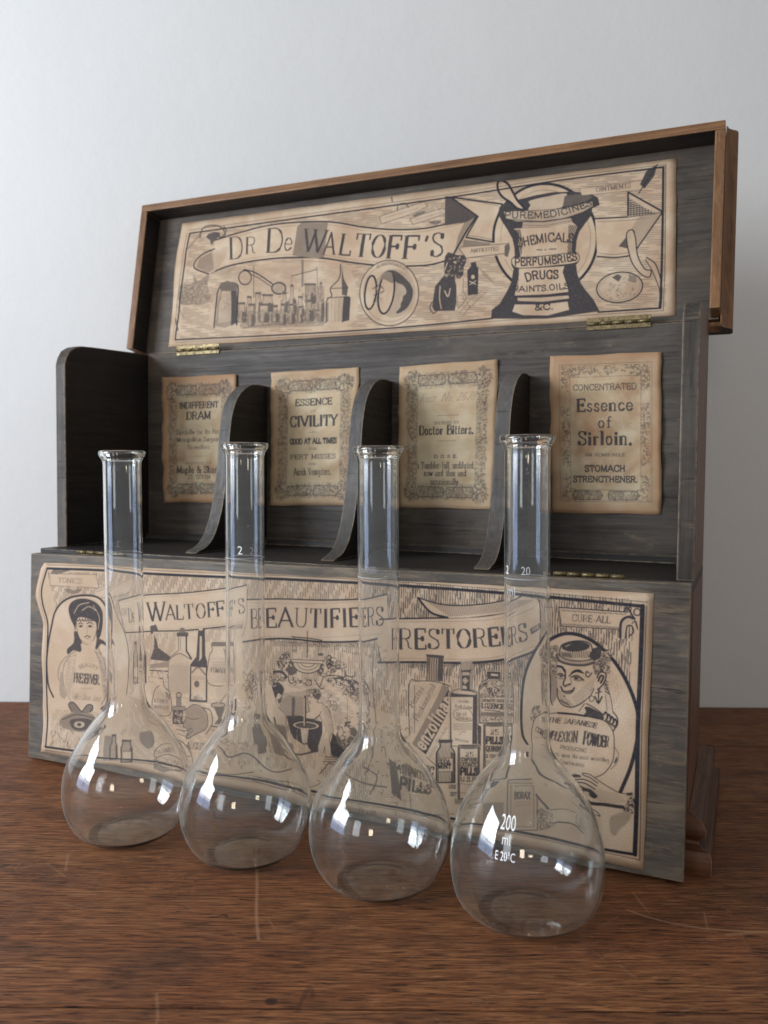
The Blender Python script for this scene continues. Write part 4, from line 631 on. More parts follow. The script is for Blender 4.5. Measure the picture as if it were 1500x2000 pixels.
    p.blob([(60,640),(340,620),(480,720),(340,780),(200,760),(60,760)], .95, 60, 3, .3); p.blob([(900,680),(1240,720),(1360,860),(1360,1100),(1280,1000),(1200,880),(1000,780)], .95, 110, 3.2, .35); p.blob([(1280,1100),(1380,1100),(1380,1420),(1300,1400)], .95, 50, 3, .3); p.blob([(560,700),(760,740),(760,800),(560,780)], .9, 40, 2.6, .3)
    f('g'); p.hatch([(90,400),(500,385),(200,1000),(90,1000)], 86, 6, .12, .4, brk=.2); p.hatch([(610,560),(870,560),(870,640),(610,640)], 88, 5, .15, .4); p.hatch([(1030,1340),(1270,1350),(1270,1500),(1030,1500)], 88, 5, .25, .5, grad=-.5); p.hatch([(720,1610),(950,1620),(940,1790),(700,1790)], 88, 5, .25, .5, grad=.6)
    f('h'); p.hatch([(415,1000),(600,1190),(440,1150)], 40, 4, .3, .7); p.hatch([(560,1090),(800,900),(800,1010),(620,1180)], -45, 4.5, .22, .5); p.hatch([(410,770),(500,770),(470,980),(415,1000)], 60, 4.5, .2, .45); p.hatch([(900,700),(1040,900),(1100,1200),(1000,1240),(960,1000)], 80, 6, .16, .35, brk=.3)
    f('k'); p.hatch([(720,800),(1060,880),(1140,960),(1000,980),(830,950)], 25, 4.5, .22, .5); p.hatch([(640,1000),(860,1100),(900,1260),(700,1240)], 30, 5, .2, .4, brk=.2)
    # borders
    f('P')
    TP = [(92,1110),(187,1113),(290,1120),(400,1125),(560,1131),(760,1142),(1000,1160),(1254,1184)]
    p.line(TP, 4.2); p.line([(x,y-7) for x,y in TP[:-1]]+[(1264,1176)], 1.1, v=.75)
    RP = [(1254,1184),(1250,1300),(1245,1420),(1243,1560),(1239,1668)]; p.line(RP, 5.5); p.line([(x+8,y) for x,y in RP[:-1]]+[(1249,1679)], 1.3, v=.85)
    BP = [(1239,1668),(1180,1658),(1000,1622),(800,1582),(600,1543),(440,1511),(300,1487),(88,1458)]; p.line(BP, 3.8); p.line([(1249,1679)]+[(x,y+6) for x,y in BP[1:]], 1.2, v=.75)
    LP = [(92,1110),(82,1150),(84,1180),(93,1215),(92,1260),(90,1330),(92,1400),(89,1458)]; p.line(LP, 3.2); p.line([(x-4,y) for x,y in LP], 1., v=.6)
    return p.k

# ---- the four small labels
def draw_tag(i):
    p = Print(400, 573, None, 20+i); p.sc = 1.
    R = p.rng
    if i < 3:
        for P in ([(36,36),(364,36),(364,92),(36,92)], [(36,480),(364,480),(364,536),(36,536)], [(36,60),(80,60),(80,510),(36,510)], [(322,60),(364,60),(364,510),(322,510)]):
            p.fill(P, .18); p.blob(P, .92, int(abs(P[2][0]-P[0][0])*abs(P[2][1]-P[0][1])/26), 2.5, .28)
        for sx in (0, 1):
            for sy in (0, 1):
                cx = 60+sx*280; cy = 64+sy*444; P = p.ell((cx,cy),34,38); p.fill(P, .3); p.blob(P, .95, 150, 3.2, .35)
                for k in range(30):
                    a = R.uniform(0, 6.3); p.line([(cx+30*math.cos(a), cy+34*math.sin(a)), (cx+(36+R.uniform(0,9))*math.cos(a+.2), cy+(40+R.uniform(0,9))*math.sin(a+.2))], 1.2, v=.8)
        for y in (64, 508):
            for x0, x1 in ((80,196),(204,320)):
                P = [(x0+6,y-20),(x1-8,y-20),(x1,y),(x1-8,y+20),(x0+6,y+20),(x0,y)]; p.fill(P, .55); p.blob(P, .95, 120, 2.8, .5); p.line(P, 2.4, sm=False, closed=True)
        p.fill([(80,96),(322,96),(322,476),(80,476)], .0); p.line(rrect(81,97,321,475,6), 1.2, sm=False, closed=True, v=.5)
    else:
        p.line(rrect(36,34,366,528), 1.6, sm=False, closed=True, v=.75); p.line(rrect(76,80,328,486), 1.5, sm=False, closed=True, v=.75); p.line(rrect(42,40,360,522), 1., sm=False, closed=True, v=.5)
        for P, n in (([(45,42),(120,42),(110,76),(74,80),(70,130),(45,120)],120), ([(357,42),(282,42),(292,76),(328,80),(332,130),(357,120)],130), ([(45,520),(110,520),(100,490),(74,484),(70,430),(45,440)],90), ([(357,520),(292,520),(300,490),(330,484),(334,430),(357,440)],90), ([(120,42),(282,42),(282,72),(120,72)],90), ([(45,180),(72,180),(72,400),(45,400)],150), ([(332,180),(357,180),(357,400),(332,400)],150)):
            p.blob(P, .9, n, 2.8, .2)
        for x0, x1 in ((84,192),(210,322)):
            P = [(x0+6,490),(x1-10,490),(x1,506),(x1-10,522),(x0+6,522),(x0,506)]; p.fill(P, .5); p.blob(P, .95, 90, 2.6, .5); p.line(P, 2, sm=False, closed=True)
    def c(t, y, h, w, **k): p.text(t, [(200-w*200, y), (200+w*200, y)], h, **k)
    if i == 0:
        c('INDIFFERENT',146,28,.53,wt=.24,thin=.1); c('DRAM',196,34,.32,wt=.26,thin=.1); c('Specially for the Best',262,21,.6,wt=.2); c('Metropolitan Surgeons',296,20,.6,wt=.24); c('Travellers',330,19,.3,wt=.2); p.line([(150,362),(250,362)],1.2,v=.6); c('PREPARED BY',400,12,.36,wt=.18); c('Maple & Shade',438,31,.6,wt=.25,thin=.1); c('ST. OSYTH',466,20,.3,wt=.22)
    if i == 1:
        c('ESSENCE',148,27,.42,wt=.26,thin=.12); c('OF',178,9,.06,wt=.2); c('CIVILITY',236,44,.54,wt=.25,thin=.1); p.line([(180,262),(220,262)],1.5,v=.8); p.line([(200,256),(200,268)],1.5,v=.8); c('GOOD AT ALL TIMES',310,22,.53,wt=.26,serif=False); c('FOR',336,9,.09,wt=.22); c('PERT MISSES',374,19,.52,wt=.22,thin=.12); c('AND',400,9,.11,wt=.22); c('Airish Youngsters.',442,30,.42,wt=.17,thin=.08)
    if i == 2:
        c('Recr. No. 2678',150,32,.56,wt=.09,slant=.45,v=.6); p.line([(165,205),(250,205)],1.6,v=.8); c('ORDERED BY',240,12,.26,wt=.2); c('Doctor Bitters.',280,36,.56,wt=.26,thin=.1); p.line([(162,306),(246,306)],1.6,v=.8); c('D O S E.',372,11,.24,wt=.3,thin=.2); c('a Tumbler-full, undiluted,',414,26,.6,wt=.17,thin=.09); c('now and then and',444,24,.44,wt=.2,thin=.09); c('occasionally.',478,24,.3,wt=.2,thin=.09)
    if i == 3:
        c('CONCENTRATED',128,21,.56,wt=.14,serif=False); c('Essence',203,44,.5,wt=.24,thin=.08); c('of',262,38,.12,wt=.24,thin=.08); c('Sirloin.',324,48,.48,wt=.24,thin=.08); c('AN ADMIRABLE',366,12,.36,wt=.22); c('STOMACH',420,22,.36,wt=.22,serif=False); c('STRENGTHENER.',458,21,.58,wt=.22,serif=False)
    return p.k
# ------------------------------------------------------------------ node helpers
class Mat:
    def __init__(s, name):
        s.m = bpy.data.materials.new(name); s.m.use_nodes = True; s.t = s.m.node_tree; s.n = s.t.nodes; s.b = s.n['Principled BSDF']
        s.tc = s.n.new('ShaderNodeTexCoord')
    def link(s, a, b): s.t.links.new(a, b)
    def map(s, sc, rot=(0,0,0), loc=(0,0,0), out='Object'):
        m = s.n.new('ShaderNodeMapping'); m.inputs['Scale'].default_value = sc; m.inputs['Rotation'].default_value = rot; m.inputs['Location'].default_value = loc
        s.link(s.tc.outputs[out], m.inputs['Vector']); return m.outputs[0]
    def noise(s, v, sc=1., det=6., rough=.6, dist=0., fac=True):
        n = s.n.new('ShaderNodeTexNoise'); n.inputs['Scale'].default_value = sc; n.inputs['Detail'].default_value = det
        n.inputs['Roughness'].default_value = rough; n.inputs['Distortion'].default_value = dist; s.link(v, n.inputs['Vector']); return n.outputs[0]
    def ramp(s, f, stops, interp='LINEAR'):
        r = s.n.new('ShaderNodeValToRGB'); r.color_ramp.interpolation = interp; e = r.color_ramp.elements
        while len(e) < len(stops): e.new(.5)
        for el, (p, c) in zip(e, stops): el.position = p; el.color = (c if isinstance(c, tuple) else (c, c, c))+(1,)
        s.link(f, r.inputs[0]); return r.outputs[0]
    def mix(s, f, a, b, mode='MIX'):
        m = s.n.new('ShaderNodeMix'); m.data_type = 'RGBA'; m.blend_type = mode
        for v, k in ((f, 0), (a, 6), (b, 7)):
            if isinstance(v, (int, float)): m.inputs[k].default_value = v
            elif isinstance(v, tuple): m.inputs[k].default_value = v+(1,)
            else: s.link(v, m.inputs[k])
        return m.outputs[2]
    def math(s, op, a, b=0., clamp=False):
        m = s.n.new('ShaderNodeMath'); m.operation = op; m.use_clamp = clamp
        for v, k in ((a, 0), (b, 1)):
            if isinstance(v, (int, float)): m.inputs[k].default_value = v
            else: s.link(v, m.inputs[k])
        return m.outputs[0]
    def bump(s, h, st=.2, d=.001):
        b = s.n.new('ShaderNodeBump'); b.inputs['Strength'].default_value = st; b.inputs['Distance'].default_value = d; s.link(h, b.inputs['Height']); s.link(b.outputs[0], s.b.inputs['Normal'])
    def edge(s, r=.0012):
        "1 on sharp edges, where paint has rubbed off"
        g = s.n.new('ShaderNodeNewGeometry'); b = s.n.new('ShaderNodeBevel'); b.inputs[0].default_value = r; b.samples = 4
        d = s.n.new('ShaderNodeVectorMath'); d.operation = 'DOT_PRODUCT'; s.link(g.outputs['Normal'], d.inputs[0]); s.link(b.outputs[0], d.inputs[1])
        return s.math('SUBTRACT', 1., d.outputs['Value'])
    def img(s, im):
        n = s.n.new('ShaderNodeTexImage'); n.image = im; n.interpolation = 'Cubic'; n.extension = 'EXTEND'; s.link(s.tc.outputs['UV'], n.inputs[0]); return n.outputs[0]
    def done(s, col=None, rough=None, spec=None):
        for v, k in ((col, 'Base Color'), (rough, 'Roughness')):
            if v is None: continue
            if isinstance(v, (int, float)): s.b.inputs[k].default_value = v
            elif isinstance(v, tuple): s.b.inputs[k].default_value = v+(1,)
            else: s.link(v, s.b.inputs[k])
        if spec is not None: s.b.inputs['Specular IOR Level'].default_value = spec
        return s.m

def grey_paint(name, grain=(2.2, 60, 60), lo=(.024,.019,.016), hi=(.085,.072,.060), wear=(.17,.125,.08), off=0., rubt=(.60,.72)):
    "old grey-black stain over wood, streaked along the grain and rubbed at the edges"
    m = Mat(name); v = m.map(grain, loc=(off, off*3, off))
    g = m.noise(v, 6, 9, .62, .4); c = m.ramp(g, [(.3, lo), (.52, tuple((a+b)*.5 for a, b in zip(lo, hi))), (.7, hi)])
    big = m.noise(m.map((7, 9, 16), loc=(off*5, 0, 0)), 1., 4, .6); c = m.mix(m.ramp(big, [(.42, 0.), (.66, .6)]), c, tuple(x*1.2 for x in hi)); c = m.mix(m.ramp(m.noise(m.map((11, 14, 20), loc=(off, 9, 4)), 1., 5, .65, .5), [(.46, 0.), (.62, .62)]), c, tuple(a*1.3 for a in lo)); c = m.mix(m.ramp(m.noise(m.map((6, 30, 12), loc=(off+7, 2, 4)), 1., 5, .7, .8), [(.52, 0.), (.68, .35)]), c, wear)
    rub = m.noise(m.map((16, 60, 60), loc=(0, off, 3)), 2., 6, .7, .6); rubm = m.ramp(rub, [(rubt[0], 0.), (rubt[1], .6)])
    c = m.mix(rubm, c, wear)
    dk = m.ramp(m.noise(m.map((9, 140, 140), loc=(off, 2, 5)), 3., 3, .6), [(.62, 0.), (.72, .75)]); c = m.mix(dk, c, tuple(x*.5 for x in lo))
    e = m.math('MULTIPLY', m.math('MULTIPLY', m.edge(.0016), 14., True), m.ramp(m.noise(m.map((60, 60, 60)), 3., 4, .7), [(.38, .15), (.55, 1.)]), True)
    c = m.mix(e, c, (.24, .18, .12))
    m.bump(m.math('ADD', g, m.math('MULTIPLY', dk, -.6)), .35, .0006)
    return m.done(c, m.ramp(g, [(.3, .66), (.7, .48)]), .3)
def brown_wood(name, grain=(2.5, 50, 50), a=(.16,.062,.026), b=(.31,.135,.058), rough=.42):
    m = Mat(name); g = m.noise(m.map(grain), 6, 8, .62, .6)
    c = m.ramp(g, [(.3, a), (.55, tuple((x+y)*.5 for x, y in zip(a, b))), (.72, b)])
    dk = m.ramp(m.noise(m.map(tuple(x*1.6 for x in grain), loc=(3, 1, 4)), 12., 3, .5), [(.6, 0.), (.7, .6)]); c = m.mix(dk, c, tuple(x*.35 for x in a))
    big = m.ramp(m.noise(m.map((9, 9, 9)), 1.2, 5, .65), [(.35, 0.), (.75, .6)]); c = m.mix(big, c, tuple(x*.45 for x in a))
    e = m.math('MULTIPLY', m.edge(.001), 5., True); c = m.mix(m.math('MULTIPLY', e, .55), c, tuple(min(1, x*1.5) for x in b))
    m.bump(m.math('SUBTRACT', g, dk), .3, .0005); return m.done(c, m.ramp(g, [(.3, rough+.14), (.7, rough)]), .3)

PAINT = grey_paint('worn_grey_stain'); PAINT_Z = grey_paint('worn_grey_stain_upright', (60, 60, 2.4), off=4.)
DARK = grey_paint('dark_stain_and_shade', (60, 2.4, 60), (.008,.007,.007), (.022,.019,.018), (.04,.026,.018), 7.)  # black stain inside box and lid; also painted shade on divider sides
DARKX = grey_paint('dark_stain_long', (2.4, 60, 60), (.010,.009,.009), (.034,.030,.028), (.06,.04,.03), 9.)
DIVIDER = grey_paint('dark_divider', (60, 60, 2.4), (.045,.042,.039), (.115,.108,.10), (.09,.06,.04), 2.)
w = Mat('varnished_strip'); VARN = w.done(w.ramp(w.noise(w.map((3, 60, 60)), 4, 5), [(.3, (.03,.028,.028)), (.7, (.07,.062,.056))]), .07, .6)
FLAPWOOD = grey_paint('worn_flap_stain', wear=(.21,.155,.10), off=2.5, rubt=(.50,.62), lo=(.042,.035,.029), hi=(.135,.119,.100), grain=(5, 90, 90))
LIDWOOD = brown_wood('oiled_brown_wood', a=(.14,.066,.029), b=(.32,.172,.080)); CASEWOOD = brown_wood('brown_case_wood', (50, 50, 2.5), (.11,.052,.03), (.20,.105,.06)); LIDWOOD_Z = brown_wood('oiled_brown_wood_upright', (50, 50, 2.5), (.13,.060,.026), (.29,.155,.072))

# ------------------------------------------------------------------ object helpers
def tag(o, label=None, cat=None, group=None, kind=None):
    for k, v in (('label', label), ('category', cat), ('group', group), ('kind', kind)):
        if v: o[k] = v
    return o
def empty(name, loc=(0,0,0), rz=0.):
    o = bpy.data.objects.new(name, None); o.empty_display_size = .03; o.location = loc; o.rotation_euler = (0, 0, rz); COL.objects.link(o); return o
def link(name, me, mat, parent=None, smooth=False, mats=None):
    for mm in (mats or [mat]): me.materials.append(mm)
    if smooth:
        for p in me.polygons: p.use_smooth = True
    o = bpy.data.objects.new(name, me); COL.objects.link(o)
    if parent: o.parent = parent
    return o
def hexa(name, P, mat, parent=None, bev=.6, seg=2, mats=None, face_mat=None, sc=MM):
    "a board from eight corners: bottom four (front-left, front-right, back-right, back-left), then top four, in millimetres"
    bm = bmesh.new(); V = [bm.verts.new(Vector(p)*sc) for p in P]
    F = [(0,3,2,1),(4,5,6,7),(0,1,5,4),(1,2,6,5),(2,3,7,6),(3,0,4,7)]
    for i, f in enumerate(F):
        ff = bm.faces.new([V[k] for k in f]); ff.material_index = (face_mat or {}).get(i, 0)
    if bev: bmesh.ops.bevel(bm, geom=bm.edges[:]+bm.verts[:], offset=bev*sc, segments=seg, affect='EDGES', profile=.6)
    bmesh.ops.recalc_face_normals(bm, faces=bm.faces[:])
    me = bpy.data.meshes.new(name); bm.to_mesh(me); bm.free()
    return link(name, me, mat, parent, mats=mats)
def box(name, x0, x1, y0, y1, z0, z1, mat, parent=None, bev=.6, **k):
    return hexa(name, [(x0,y0,z0),(x1,y0,z0),(x1,y1,z0),(x0,y1,z0),(x0,y0,z1),(x1,y0,z1),(x1,y1,z1),(x0,y1,z1)], mat, parent, bev, **k)
def slab(name, prof, axis, a, b, mat, parent=None, bev=.5, mats=None, side=None):
    "a closed 2D outline pushed out between a and b along an axis ('X': outline is (y, z))"
    bm = bmesh.new()
    def co(p, t): return Vector((t, p[0], p[1]) if axis == 'X' else (p[0], t, p[1]))*MM
    A = [bm.verts.new(co(p, a)) for p in prof]; B = [bm.verts.new(co(p, b)) for p in prof]; n = len(prof)
    fa = bm.faces.new(A[::-1]); fb = bm.faces.new(B)
    for i in range(n): bm.faces.new([A[i], A[(i+1) % n], B[(i+1) % n], B[i]])
    if side == 'a': fa.material_index = 1
    if side == 'b': fb.material_index = 1
    if bev:
        E = [e for e in bm.edges if any(f in e.link_faces for f in (fa, fb))]
        bmesh.ops.bevel(bm, geom=E, offset=bev*MM, segments=2, affect='EDGES', profile=.6)
    bmesh.ops.recalc_face_normals(bm, faces=bm.faces[:])
    me = bpy.data.meshes.new(name); bm.to_mesh(me); bm.free(); return link(name, me, mat, parent, mats=mats)
def lathe(name, prof, mat, parent=None, n=48, closed=False, smooth=True, sc=MM):
    verts = []; faces = []
    for r, z in prof:
        for i in range(n): a = 2*PI*i/n; verts.append((r*sc*math.cos(a), r*sc*math.sin(a), z*sc))
    m = len(prof)
    for j in range(m if closed else m-1):
        k = (j+1) % m
        for i in range(n): faces.append((j*n+i, j*n+(i+1) % n, k*n+(i+1) % n, k*n+i))
    me = bpy.data.meshes.new(name); me.from_pydata(verts, [], faces); me.update()
    bm = bmesh.new(); bm.from_mesh(me); bmesh.ops.remove_doubles(bm, verts=bm.verts, dist=1e-7); bmesh.ops.recalc_face_normals(bm, faces=bm.faces[:]); bm.to_mesh(me); bm.free()
    return link(name, me, mat, parent, smooth)
def image(name, k):
    H, W = k.shape; im = bpy.data.images.new(name, W, H, alpha=False, float_buffer=False); im.colorspace_settings.name = 'Non-Color'
    a = np.ones((H, W, 4), np.float32); a[..., :3] = np.clip(k[::-1, :, None], 0, 1); im.pixels.foreach_set(a.ravel()); im.update(); im.pack(); return im
def blur(k, n=1):
    for _ in range(n):
        p = np.pad(k, 1, mode='edge'); k = (p[:-2,1:-1]+p[2:,1:-1]+p[1:-1,:-2]+p[1:-1,2:]+2*k)/6
    return k
def paper_mat(name, ink, base=(.50,.375,.255), dark=(.36,.215,.115), pale=(.56,.45,.32), inkc=(.022,.022,.030), edge=.035, amt=1., asp=3., fade=1., seed=0.):
    m = Mat(name); uv = m.tc.outputs['UV']
    mp = m.map((asp, 1, 1), loc=(seed, seed*2, 0), out='UV')
    st = m.noise(mp, 2.6, 5, .6, .8); c = m.mix(m.ramp(st, [(.38, 0.), (.66, .85*amt)]), base, dark)
    st2 = m.noise(m.map((asp, 1, 1), loc=(seed+4, 1, 0), out='UV'), 4.2, 4, .55); c = m.mix(m.ramp(st2, [(.48, 0.), (.7, .8)]), c, pale)
    fib = m.noise(m.map((asp, 1, 1), out='UV'), 190, 2, .5); c = m.mix(.35, c, m.ramp(fib, [(.3, (.35,.35,.35)), (.7, (.66,.66,.66))]), 'OVERLAY')
    sep = m.n.new('ShaderNodeSeparateXYZ'); m.link(uv, sep.inputs[0])
    d = None
    for ax, k in ((0, asp), (1, 1.)):
        e = m.math('MULTIPLY', m.math('MINIMUM', sep.outputs[ax], m.math('SUBTRACT', 1., sep.outputs[ax])), k)
        d = e if d is None else m.math('MINIMUM', d, e)
    d = m.math('ADD', d, m.math('MULTIPLY', m.math('SUBTRACT', st2, .5), edge*.9))
    r = m.n.new('ShaderNodeMapRange'); r.inputs[1].default_value = edge*.2; r.inputs[2].default_value = edge*1.6; r.inputs[3].default_value = .8*amt; r.inputs[4].default_value = 0.; m.link(d, r.inputs[0])
    c = m.mix(r.outputs[0], c, dark)
    ik = m.img(image(name+'_ink', ink)); wornink = m.ramp(m.noise(m.map((asp, 1, 1), out='UV'), 60, 4, .7), [(.25, fade*.9), (.5, fade)])
    c = m.mix(m.math('MULTIPLY', ik, wornink), c, inkc)
    m.bump(m.math('ADD', fib, m.math('MULTIPLY', st, 4.)), .15, .0004)
    return m.done(c, .7, .22)
def paper(name, C, mat, parent, nx=40, ny=24, outl=None, lift=.5, ripple=.35, nrm=Vector((0,-1,0)), seed=0, wob=.35, curl=0., back=.25):
    "a thin sheet on a board: corners tl,tr,br,bl in millimetres, wavy outline, small ripples, real thickness"
    rs = random.Random(seed); C = [Vector(c) for c in C]; bm = bmesh.new(); uvl = bm.loops.layers.uv.new('UVMap')
    ph = [rs.uniform(0, 6) for _ in range(8)]
    def uv(i, j):
        u = i/nx; v = j/ny; Lx = (C[1]-C[0]).length; Ly = (C[3]-C[0]).length
        du0 = wob/Lx*(math.sin(v*9+ph[0])+.6*math.sin(v*23+ph[1])); du1 = wob/Lx*(math.sin(v*8+ph[2])+.6*math.sin(v*21+ph[3]))
        dv0 = wob/Ly*(math.sin(u*Lx*.05+ph[4])+.5*math.sin(u*Lx*.13+ph[5])); dv1 = wob/Ly*(math.sin(u*Lx*.045+ph[6])+.5*math.sin(u*Lx*.12+ph[7]))
        if outl: du0 += np.interp(v, [q[1] for q in outl], [q[0] for q in outl])
        u = (abs(du0) if not outl else max(0., du0))+(1-abs(du1)-(abs(du0) if not outl else max(0., du0)))*u; v = abs(dv0)+(1-abs(dv0)-abs(dv1))*v
        return u, v
    G = []
    for j in range(ny+1):
        row = []
        for i in range(nx+1):
            u, v = uv(i, j); p = (C[0]*(1-u)+C[1]*u)*(1-v)+(C[3]*(1-u)+C[2]*u)*v
            h = lift+ripple*(.5+.5*math.sin(u*11+v*17+ph[0])*math.sin(v*13-u*5+ph[2]))+ripple*.8*max(0, math.sin(v*26+u*2+ph[3]))**3
            ed = min(u, 1-u, v, 1-v); h += curl*max(0, 1-ed*9)**2*(.4+.6*math.sin(v*7+u*5+ph[1]))
            row.append((bm.verts.new((p+nrm*max(h, .2))*MM), (u, 1-v)))
        G.append(row)
    for j in range(ny):
        for i in range(nx):
            q = [G[j][i], G[j+1][i], G[j+1][i+1], G[j][i+1]]; f = bm.faces.new([a[0] for a in q]); f.smooth = True
            for l, a in zip(f.loops, q): l[uvl].uv = a[1]
    # thickness
    rim = [G[0][i] for i in range(nx+1)]+[G[j][nx] for j in range(1, ny+1)]+[G[ny][i] for i in range(nx-1, -1, -1)]+[G[j][0] for j in range(ny-1, 0, -1)]
    low = [bm.verts.new(a[0].co-nrm*back*MM*.8) for a in rim]
    for i in range(len(rim)):
        k = (i+1) % len(rim); f = bm.faces.new([rim[i][0], rim[k][0], low[k], low[i]])
        for l, a in zip(f.loops, (rim[i], rim[k], rim[k], rim[i])): l[uvl].uv = a[1]
    me = bpy.data.meshes.new(name); bm.to_mesh(me); bm.free(); return link(name, me, mat, parent)

# ------------------------------------------------------------------ wall and table
def wall():
    m = Mat('painted_plaster'); v = m.map((1, 1, 1))
    c = m.ramp(m.noise(v, 2.5, 5, .6), [(.3, (.66,.66,.65)), (.7, (.71,.71,.70))])
    sc = m.map((5, 5, 2), rot=(0, .5, 0)); c = m.mix(m.ramp(m.noise(sc, 3, 8, .75, 1.2), [(.66, 0.), (.80, .14)]), c, (.42,.37,.32))
    c = m.mix(.10, c, m.ramp(m.noise(v, 300, 3, .6), [(.3, .35), (.7, .65)]), 'OVERLAY')
    m.bump(m.math('ADD', m.noise(v, 90, 5, .6), m.math('MULTIPLY', m.noise(v, 9, 3, .5), 3.)), .25, .0015)
    o = box('wall', -3200, 3200, 0, 90, -900, 2200, m.done(c, .8, .2), None, 0)
    tag(o, kind='structure'); o.location = place(0, 814, 0); o.rotation_euler = (0, 0, YAW)
wall()

def table():
    SEAM_SHADE = Mat('seam_gap_shade').done((.012,.009,.007), .9, .1)
    root = empty('wooden_table', place(0, 0, 0), YAW)
    tag(root, 'old reddish brown plank table with scratched and stained top under everything', 'table')
    # wear traced on the boards: dark stains and pale scratches
    PH = [(155.9,1507.6),(1412.8,1517.8),(1959.4,2005.1),(-335.,1986.6)]
    st = Print(1200, 712, PH, 11); sc = Print(1200, 712, PH, 12); r = random.Random(5)
    for _ in range(46):
        x = r.uniform(20, 380); y = r.uniform(1688, 1730)+.06*(x-200); st.blob([(x-12,y-6),(x+12,y-7),(x+14,y+6),(x-12,y+7)], r.uniform(.4, .9), 5, 1.7, 0.)
    st.fill(st.ell((531,1956),13,7), .95, sm=True); st.line([(580,1975),(604,1930),(612,1945)], 5, v=.5); st.line([(410,1792),(428,1790),(440,1786),(443,1790)], 4, v=.8); st.line([(0,1694),(14,1690)], 8, v=.7)
    for x, y in ((590,1735),(655,1812),(760,1880),(1080,1740),(1300,1920),(1160,1860),(940,1960),(240,1900),(70,1860),(1420,1700),(350,1752)): st.blob([(x-20,y-8),(x+20,y-8),(x+20,y+8),(x-20,y+8)], .6, 7, 1.8, 0.)
    sc.line([(501,1690),(502,1730),(501,1790),(505,1835)], 3.2, v=.5); sc.line([(500,1640),(501,1690)], 2, v=.3); sc.line([(306,1940),(309,2000)], 2.6, v=.35); sc.line([(133,1668),(128,1700)], 2, v=.5)
    sc.line([(1225,1777),(1262,1790),(1300,1800),(1340,1808),(1385,1814),(1500,1822)], 2.6, v=.6); sc.line([(1235,1742),(1268,1784)], 1.6, v=.55); sc.line([(1420,1826),(1500,1818)], 4, v=.35); sc.line([(1375,1780),(1382,1815)], 1.5, v=.5)
    for _ in range(120):
        x = r.uniform(-200, 1600); y = r.uniform(1560, 2000); a = r.gauss(0, .5)+(.9 if r.random() < .3 else 0); L = r.uniform(6, 70); sc.line([(x,y),(x+L*.5*math.cos(a),y+L*.5*math.sin(a)*.5+r.uniform(-1,1)),(x+L*math.cos(a),y+L*math.sin(a)*.5)], r.uniform(.7, 1.5), v=r.uniform(.12, .5))
    for _ in range(150):
        x = r.uniform(-200, 1600); y = r.uniform(1560, 2000); sc.fill(sc.ell((x,y),r.uniform(.6,1.5),r.uniform(.4,1.),0,n=8), r.uniform(.3, .9))
    ist = image('table_stains', blur(st.k, 2)); isc = image('table_scratches', blur(sc.k, 1))
    m = Mat('old_table_wood')
    oi = m.n.new('ShaderNodeObjectInfo'); off = m.n.new('ShaderNodeCombineXYZ'); m.link(m.math('MULTIPLY', oi.outputs['Random'], 9.), off.inputs[0]); m.link(m.math('MULTIPLY', oi.outputs['Random'], 3.), off.inputs[1])
    va = m.n.new('ShaderNodeVectorMath'); m.link(m.tc.outputs['Object'], va.inputs[0]); m.link(off.outputs[0], va.inputs[1])
    def mp(s, rot=0.):
        q = m.n.new('ShaderNodeMapping'); q.inputs['Scale'].default_value = s; q.inputs['Rotation'].default_value = (0, 0, rot); m.link(va.outputs[0], q.inputs['Vector']); return q.outputs[0]
    g = m.noise(mp((12, 230, 230), .012), 3.2, 8, .68, .9)
    c = m.ramp(g, [(.30, (.044,.016,.008)), (.42, (.135,.052,.022)), (.53, (.235,.098,.040)), (.70, (.42,.20,.088))])
    warm = m.ramp(m.noise(mp((3.5, 9, 9)), 1.6, 5, .6, .5), [(.35, 0.), (.68, .75)]); c = m.mix(warm, c, m.ramp(g, [(.3, (.045,.014,.008)), (.7, (.26,.088,.033))]))
    dkb = m.ramp(m.noise(mp((5, 12, 12)), 2.2, 6, .65, .7), [(.5, 0.), (.72, .65)]); c = m.mix(dkb, c, (.050,.026,.018))
    pore = m.ramp(m.noise(mp((46, 980, 980), .01), 1.4, 3, .6), [(.54, 0.), (.62, .92)]); c = m.mix(pore, c, (.022,.011,.008))
    fleck = m.ramp(m.noise(mp((40, 420, 420), .02), 1.6, 4, .7), [(.66, 0.), (.78, .5)]); c = m.mix(fleck, c, (.36,.20,.11))
    c = m.mix(m.math('MULTIPLY', m.img(ist), .85), c, (.018,.012,.010)); c = m.mix(m.math('MULTIPLY', m.img(isc), .8), c, (.42,.26,.15))
    m.bump(m.math('SUBTRACT', g, m.math('ADD', pore, m.img(ist))), .32, .0006)
    rr = m.ramp(m.noise(mp((8, 20, 20)), 2.5, 6, .7), [(.3, .44), (.7, .66)])
    wood = m.done(c, rr, .18)
    def board(y0, y1, zt=0.):
        o = box('plank', -900, 900, y0+.6, y1-.6, -28, zt, wood, root, .9)
        me = o.data; uvl = me.uv_layers.new(name='UVMap')
        for p in me.polygons:
            for li in p.loop_indices:
                v = me.vertices[me.loops[li].vertex_index].co/MM; uvl.data[li].uv = ((v.x+230)/490, (v.y-335)/285)
        return o
    for y0, y1, zt in ((60,206,-.15),(206,343,0.),(343,573,0.),(573,694,-.1),(694,812,0.)): board(y0, y1, zt)
    for y in (206, 343, 573, 694): box('seam_shade', -899, 899, y-.58, y+.58, -6, -.9, SEAM_SHADE, root, 0)  # black strips added so the plank gaps look shaded
    box('underframe', -880, 880, 120, 780, -95, -28.5, wood, root, 1.)
table()

